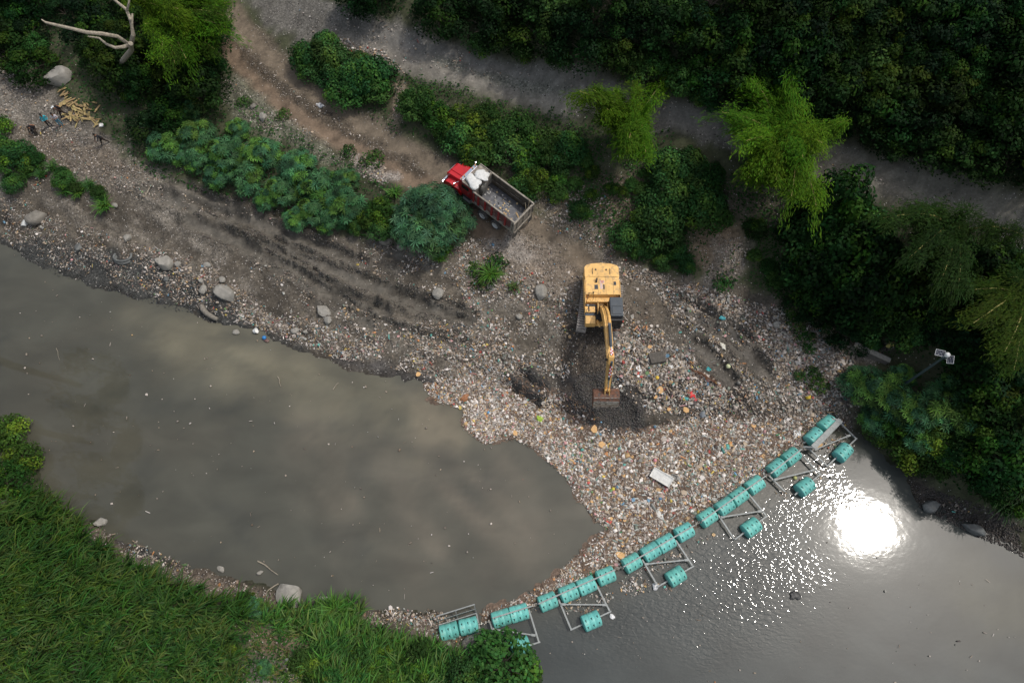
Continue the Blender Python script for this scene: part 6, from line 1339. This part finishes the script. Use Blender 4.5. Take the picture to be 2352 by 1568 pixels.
for pl_, d_ in (([(1270,1390),(1400,1335),(1440,1330),(1410,1375),(1360,1410),(1290,1410)], 30), ([(1420,1330),(1520,1280),(1560,1270),(1540,1300),(1490,1330),(1520,1350),(1450,1370),(1380,1350)], 28), ([(1870,1030),(1930,980),(1970,1020),(1910,1050)], 28),
                ([(1540,1270),(1640,1215),(1650,1230),(1560,1290)], 22), ([(1790,1100),(1850,1090),(1830,1120),(1800,1150),(1760,1120)], 16), ([(1500,1340),(1560,1330),(1540,1370)], 24), ([(1840,1060),(1900,1050),(1910,1100),(1870,1100)], 6), ([(1130,1410),(1250,1380),(1250,1400),(1130,1430)], 30)):
    litter(L1, pl_, d_, 'raft', True, .9, clump=.42, cs=1.2)
litter(L1, [(0,560),(300,690),(960,880),(1390,1210),(1240,1340),(1000,1400),(500,1300),(100,1100)], .14, 'pale', True, .8)
litter(L1, [(1250,1420),(1900,1120),(2100,1250),(2352,1350),(2352,1568),(1260,1568)], .16, 'pale', True, .7)
tw = 9000; wp = np.array([P(a, b, 0) for a, b in RAFT]); X = rng.uniform(wp[:, 0].min(), wp[:, 0].max(), tw); Y = rng.uniform(wp[:, 1].min(), wp[:, 1].max(), tw)
m = inpoly(X, Y, wp) & (fbm(X * .5, Y * .5, 77) > .42); X, Y = X[m], Y[m]; k = len(X); sz = rng.uniform(.25, .9, k)
L1.inst(rag, RF, np.stack([X, Y, np.maximum(hz(X, Y), .03) + .1], 1), rots(rng.uniform(0, 6.3, k), rng.normal(0, .1, k)), np.stack([sz, np.full(k, .09), sz * .1], 1), np.array([.13, .075, .045])[None] * rng.uniform(.5, 1.6, (k, 1)))
tag(link('floating_litter', L1.mesh('floating_litter', M_LIT)), 'countless bottles, lids and foam scraps afloat on the river', 'litter', kind='stuff')
L2 = Soup()
litter(L2, [(1400,600),(1500,635),(1600,655),(1750,690),(1900,740),(1960,790),(1950,870),(1940,960),(1800,960),(1600,960),(1480,960),(1440,900),(1420,800),(1430,700)], 34, 'mixed', size=1.0, clump=.40, cs=.45, seed=2)
litter(L2, [(1420,590),(1520,630),(1660,665),(1800,715),(1930,760),(1960,800),(1900,800),(1700,730),(1540,680),(1440,640)], 40, 'bank', size=1.1, clump=.3, seed=3)
litter(L2, [(1760,740),(1960,790),(1950,960),(1800,960),(1780,860)], 40, 'bank', size=1.2, seed=5)
litter(L2, [(1400,760),(1560,790),(1660,880),(1720,950),(1480,950),(1400,880)], 42, 'mixed', size=1.2, clump=.33, seed=6)
litter(L2, [(1040,560),(1130,540),(1220,540),(1330,620),(1330,860),(1290,880),(1100,850),(960,820),(900,760),(1000,730),(1100,740),(1060,680)], 38, 'mixed', size=.9, clump=.36, seed=7)
litter(L2, [(560,700),(700,740),(860,760),(1050,800),(1280,860),(1200,880),(1060,905),(960,860),(760,820),(640,775),(540,740)], 46, 'mixed', size=.95, clump=.36, cs=.7, seed=8, mix=(.3,.08,.25,.37))
litter(L2, [(330,560),(480,600),(600,690),(760,740),(660,760),(540,740),(430,700),(330,670)], 34, 'bank', size=.95, clump=.42, cs=.7, seed=9, mix=(.3,.05,.3,.35))
litter(L2, [(0,430),(150,500),(330,560),(460,620),(520,720),(400,700),(120,610),(0,550)], 24, 'bank', size=.85, clump=.42, cs=.7, seed=10, mix=(.3,.05,.3,.35))
litter(L2, [(860,540),(1040,600),(1100,700),(1000,690),(880,640),(800,600)], 26, 'mixed', size=.85, clump=.42, cs=.7, seed=14)
litter(L2, [(560,590),(700,640),(860,720),(1000,780),(900,780),(700,700),(580,640)], 26, 'mixed', size=.85, clump=.5, cs=.8, seed=15)
litter(L2, [(0,130),(110,230),(250,330),(420,430),(700,530),(860,570),(760,560),(560,500),(400,480),(250,440),(100,400),(80,330),(0,270)], 17, 'pale', size=.75, clump=.36, seed=11)
litter(L2, [(90,380),(110,400),(90,450),(70,430)], 30, 'raft', size=1.0, seed=12)
litter(L2, [(740,80),(800,90),(900,130),(930,170),(870,150),(790,115)], 60, 'raft', size=.9, seed=13)
litter(L2, [(620,40),(760,0),(1000,85),(1200,150),(1500,220),(1900,340),(2300,460),(2352,500),(2352,620),(2200,500),(1900,400),(1500,290),(1200,215),(900,150),(680,90)], 5, 'pale', size=.8, clump=.5, cs=.6, seed=16)
litter(L2, [(500,170),(640,250),(820,360),(900,410),(860,410),(740,350),(600,300),(510,230)], 22, 'pale', size=.75, clump=.4, seed=17)
litter(L2, [(800,350),(870,370),(910,410),(870,430),(820,400)], 50, 'pale', size=.8, seed=17)
litter(L2, [(560,110),(680,200),(860,320),(1000,400),(960,400),(820,320),(660,220),(560,150)], 9, 'pale', size=.7, clump=.4, seed=18)
litter(L2, [(1060,500),(1240,440),(1420,560),(1400,620),(1250,600),(1130,540)], 22, 'mixed', size=.8, clump=.42, seed=19)
litter(L2, [(1160,330),(1250,330),(1270,400),(1400,440),(1420,520),(1300,500),(1190,380)], 26, 'pale', size=.85, clump=.42, seed=20)
litter(L2, [(1600,560),(1720,540),(1710,620),(1640,650)], 22, 'pale', size=.9, clump=.42, seed=21)
litter(L2, [(200,1195),(450,1300),(700,1390),(1000,1410),(1180,1480),(1100,1500),(900,1440),(540,1370),(300,1290)], 30, 'bank', size=.9, clump=.42, cs=.8, seed=22)
litter(L2, [(840,1390),(1000,1400),(1090,1440),(1000,1440),(880,1425)], 40, 'raft', size=.9, clump=.35, seed=23)
litter(L2, [(550,1530),(680,1500),(720,1568),(560,1590)], 24, 'raft', size=1.0, clump=.42, seed=24)
litter(L2, [(2100,1110),(2200,1140),(2300,1190),(2250,1200),(2120,1150)], 12, 'bank', size=1.2, clump=.45, seed=25)
litter(L2, [(1950,780),(2040,800),(2000,820),(1950,810)], 26, 'pale', size=.9, seed=26)
litter(L2, [(900,190),(935,190),(930,240),(900,290)], 14, 'pale', size=.9, seed=27)
print('TRIS', L1.n, L2.n, mud.n)
tag(link('scattered_litter', L2.mesh('scattered_litter', M_LIT)), 'countless scraps of rubbish strewn over the river bank', 'litter', kind='stuff')

# litter one can pick out piece by piece
def slab(seed, w=1., h=.8, t=.12):
    rs = np.random.default_rng(seed); n = 7; pr = [(w * .5 * math.cos(2*math.pi*i/n) * rs.uniform(.75, 1.1), h * .5 * math.sin(2*math.pi*i/n) * rs.uniform(.75, 1.1)) for i in range(n)]
    return pr
def foam(seed, m): return B().prism(slab(seed), -.07, .07, 'z').mesh('foam_chunk', m, bev=.02)
M_FOAM = mat('orange_foam', (.62, .38, .17), .9, var=.2, vs=5, dirt=((.35, .22, .12), .55, 5, .5))
M_FOAMW = mat('white_foam', (.72, .71, .67), .9, var=.12, vs=6, dirt=((.4, .33, .24), .6, 5, .6))
FO = [foam(i, M_FOAM) for i in range(4)]; FW = [foam(i + 10, M_FOAMW) for i in range(3)]
def put(name, me, px, py, s, label, cat, group=None, up=.08, rot=None):
    x, y, z = G(px, py); z = max(z, .03)
    s = (s, s, s) if not hasattr(s, '__len__') else s
    o = link(name, me, None, (x, y, z + up), rot or (random.uniform(-.15, .15), random.uniform(-.15, .15), random.uniform(0, 6.3)), s); return tag(o, label, cat, group)
random.seed(5)
for px, py, s, lb in [(1382,1022,.7,'large square slab of orange foam in the raft below the bucket'),(1365,986,.75,'tan foam slab at the edge of the black mud under the bucket'),(1424,1274,.75,'orange foam block pressed against the barrier by the middle float'),
                      (1516,896,.65,'orange foam wedge on the litter right of the arm'),(1575,942,.6,'long orange foam piece at the top of the raft'),(1536,940,.4,'small orange foam piece beside the long one'),(1730,1078-100,.5,'orange foam piece near the right end of the raft'),
                      (961,860,.5,'lone orange foam piece at the tip of the raft'),(1492,802 - 5,.4,'small tan foam chunk near the arm'),(1505,912,.4,'tan foam chunk below the orange wedge'),(1880,1012 + 10,.7,'tan foam block inside the last float'),(1183,1045 - 50,.5,'orange foam piece at the lower rim of the raft')]:
    put('foam_chunk', random.choice(FO), px, py, s, lb, 'foam chunk')
for i in range(46):
    a, b_ = random.choice(scatter_px([(1200,980),(1290,940),(1400,1010),(1700,960),(1880,985),(1560,1200),(1400,1280),(1380,1180),(1300,1080)], 60))
    put('foam_chunk', random.choice(FO), a, b_, random.uniform(.18, .36), 'small orange foam chunk floating in the raft of rubbish', 'foam chunk', 'small orange foam chunks in the raft')
for i in range(46):
    a, b_ = random.choice(scatter_px([(1080,900),(1290,940),(1400,1010),(1700,960),(1880,985),(1560,1200),(1400,1280),(1380,1180),(1200,1000)], 50))
    put('foam_chunk', random.choice(FW), a, b_, random.uniform(.18, .34), 'small dirty white foam piece floating in the raft of rubbish', 'foam chunk', 'small white foam pieces in the raft')
# bottles
BOT = [B().lathe([(.10, -.5), (.16, -.48), (.17, 0), (.16, .2), (.06, .38), (.055, .5)], 8, q=Euler((0, rad(90), 0)).to_quaternion()).mesh('plastic_bottle', m, True) for m in
       (mat('clear_dull_plastic', (.42, .44, .42), .35, var=.1), mat('grey_green_plastic', (.22, .27, .24), .35, var=.1), mat('green_plastic', (.04, .22, .08), .35, var=.1), mat('milky_plastic', (.60, .58, .52), .4, var=.1))]
pts = scatter_px([(1220,1000),(1290,940),(1400,1010),(1700,960),(1900,975),(1850,1020),(1620,1180),(1400,1310),(1260,1370),(1330,1270),(1390,1210),(1350,1170),(1300,1080)], 24, .5)
random.shuffle(pts)
for a, b_ in pts[:240]:
    k = random.choices((0, 1, 2, 3), (40, 32, 4, 24))[0]
    put('plastic_bottle', BOT[k], a, b_, random.uniform(.24, .38), ['dull clear', 'grey-green', 'bright green', 'milky white'][k] + ' plastic bottle floating on its side in the raft of rubbish', 'plastic bottle', 'plastic bottles floating in the raft', up=.09, rot=(random.uniform(0, 6), random.uniform(-.15, .15), random.uniform(0, 6.3)))
# round and odd things
def ball(c): return B().ico((0, 0, 0), 1, 2).mesh('ball', mat('ball_rubber', c, .4, var=.1), True)
for px, py, s, c, lb in [(1509,848 + 20,.16,(.75,.5,.06),'yellow ball on the litter right of the arm'),(1504,1058,.15,(.6,.25,.28),'pink ball floating in the raft'),(1772,1184,.13,(.55,.3,.3),'pink ball in the raft near the white box') if False else (1624,1216 - 10,.14,(.06,.3,.2),'small green ball by the glittering float'),
                      (608,777,.18,(.03,.2,.5),'blue ball at the muddy waterline'),(1222,1002,.14,(.1,.3,.5),'light blue ball in the raft') if False else (1122,928 + 20,.13,(.12,.3,.5),'light blue ball in the left of the raft'),(1298,988 + 30,.14,(.6,.3,.3),'pink ball below the mud ridge'),
                      (1516,1145,.13,(.1,.2,.35),'dark blue ball in the raft'),(1408,1063 + 60,.14,(.6,.5,.06),'yellow ball in the middle of the raft'),(1825,1098,.15,(.5,.5,.2),'yellow ball inside the two-drum float'),(1672,842,.2,(.65,.68,.4),'pale yellow ball on the scraped mud'),(1696,880,.16,(.2,.19,.17),'round stone-grey ball on the mud')]:
    put('ball', ball(c), px, py, s, lb, 'ball', up=s * .6)
disc = B().lathe([(.95, -.04), (1, 0), (.96, .05), (.7, .03)], 20).mesh('plastic_lid', M_WHITE, True)
for px, py, s, lb in [(1468,848 - 2,.27,'largest white round lid right of the arm'),(1466,864,.11,'small white lid beside the largest one'),(1628,1158 - 15,.12,'white lid in the raft'),(1425,900 - 12,.14,'white lid near the arm tip')]:
    put('round_lid', disc, px, py, s, lb, 'lid')
tub = B().lathe([(.6, 0), (.85, .9), (.9, .92), (.8, .86), (.58, .08)], 14)
TUB = tub.mesh('tub', M_WHITE, True)
for px, py, s, lb in [(585,763,.28,'white bucket lying at the waterline of the left bank'),(1831,993 + 2,.3,'white square container at the barrier') if False else (1856,917,.28,'yellow basin in the litter near the right bank')]:
    o = put('tub', TUB, px, py, s, lb, 'tub', up=.15, rot=(1.2, .3, random.uniform(0, 6)))
    if 'yellow' in lb: o.data = o.data.copy(); o.data.materials[0] = mat('yellow_plastic', (.6, .42, .04), .4)
def crate(px, py, L_, w_, h_, a, lb, m=M_FOAMW, cat='box', name='box'):
    x, y, z = G(px, py); r = thing(name, lb, cat, (x, y, max(z, .02) + .02), (.12, -.06, a))
    B().box((0, 0, .03), (L_, w_, .06)).part('floor', m, r)
    for s in (1, -1):
        B().box((0, s * (w_/2 - .03), h_/2), (L_, .05, h_)).part('side', m, r); B().box((s * (L_/2 - .03), 0, h_/2 + .003), (.05, w_ - .1, h_)).part('end', m, r)
x, y, z = G(1519, 1096); r = thing('foam_box', 'long white ribbed foam box with a beige side lying on the raft', 'box', (x, y, .1), (.28, -.05, rad(-33)))
B().box((0, 0, .2), (1.65, .8, .42), bev=.03).part('box_body', mat('beige_foam', (.42, .36, .26), .9, var=.15), r)
for s_ in (1, -1):
    B().box((0, s_ * .37, .45), (1.65, .06, .1)).part('rim', M_FOAMW, r); B().box((s_ * .8, 0, .45), (.05, .68, .1)).part('rim', M_FOAMW, r)
B().box((0, 0, .425), (1.55, .68, .03)).part('top_sheet', M_FOAMW, r)
for k in range(5): B().box((0, -.26 + .13 * k, .447), (1.5, .03, .02)).part('rib', M_FOAMW, r)
crate(234, 289, .32, .3, .12, .2, 'small white square box at the path edge near the bending person', M_WHITE)
crate(1830, 995, .5, .45, .12, .1, 'white square tray with a dark mark beside the last float', M_WHITE)
crate(1548, 1094 + 2, .5, .42, .2, rad(-20), 'grey crushed box touching the long white foam box', mat('grey_card', (.28, .27, .25), .9), 'box')
def sheet(px, py, s, c, lb, seed, cat='plastic bag', name='plastic_bag', zs=.5):
    b = B().ico((0, 0, 0), 1, 3)
    for v in b.b.verts:
        k = vn(v.co.x * 2.2 + seed, v.co.y * 2.2 + v.co.z * 1.5, seed); v.co *= .6 + .8 * float(k)
    put(name, b.mesh(name, mat('crumpled_film', c, .5, var=.15), True), px, py, (s, s * .7, s * zs), lb, cat, up=.05)
sheet(735, 243, .36, (.55,.55,.56), 'white plastic bag lying in the middle of the truck road', 1)
sheet(1586, 905, .38, (.6,.02,.02), 'bright red cloth in the litter right of the bucket', 2, 'cloth', 'cloth', .25)
sheet(1595, 916, .22, (.55,.03,.03), 'smaller red rag beside the bright red cloth', 3, 'cloth', 'cloth', .25)
sheet(1512, 1180, .42, (.55,.54,.5), 'white torn sheet floating in the lower raft', 4, zs=.2)
sheet(1506, 1345, .3, (.6,.6,.6), 'white bag snagged on the corner of the middle float', 5)
sheet(1614, 941 + 10, .34, (.16,.18,.2), 'grey-blue crumpled canister in the litter', 6)
sheet(1628, 820 + 30, .25, (.02,.28,.3), 'turquoise cloth strip in the litter', 7, 'cloth', 'cloth', .3)
sheet(1660, 740 - 10, .25, (.04,.3,.34), 'turquoise rag on the litter slope', 8, 'cloth', 'cloth', .3)
sheet(1240, 997 - 35, .3, (.35,.5,.06), 'lime green container beside the black mud ridge', 9, 'container', 'container', .6)
sheet(1067, 914, .36, (.28,.12,.05), 'rusty brown round pan at the water edge of the raft', 10, 'pan', 'pan', .4)
sheet(60, 512, .4, (.55,.56,.55), 'white bag at the foot of the brown slab on the left', 11)
sheet(614, 783, .22, (.16,.09,.08), 'brown bag at the waterline beside the blue ball', 12)
sheet(1825, 1366, .42, (.03,.03,.03), 'black ragged bag floating in the lower right water', 13, zs=.15)
sheet(740, 92, .4, (.35,.45,.12), 'yellow-green sheet by the upper road litter heap', 14, zs=.3)
sheet(1540, 815 + 25, .3, (.65,.64,.62), 'white torn bag beside the dark concrete block', 15, zs=.3)
sheet(1405, 1415 + 0, .22, (.65,.65,.65), 'white bottle-shaped piece floating beside the second triangle float', 16, zs=.4)
sheet(1575, 915, .2, (.05, .3, .3), 'small turquoise piece near the red cloth', 17, zs=.4)
sheet(1660, 795, .3, (.62,.6,.52), 'cream torn sheet on the scraped mud', 18, zs=.3)
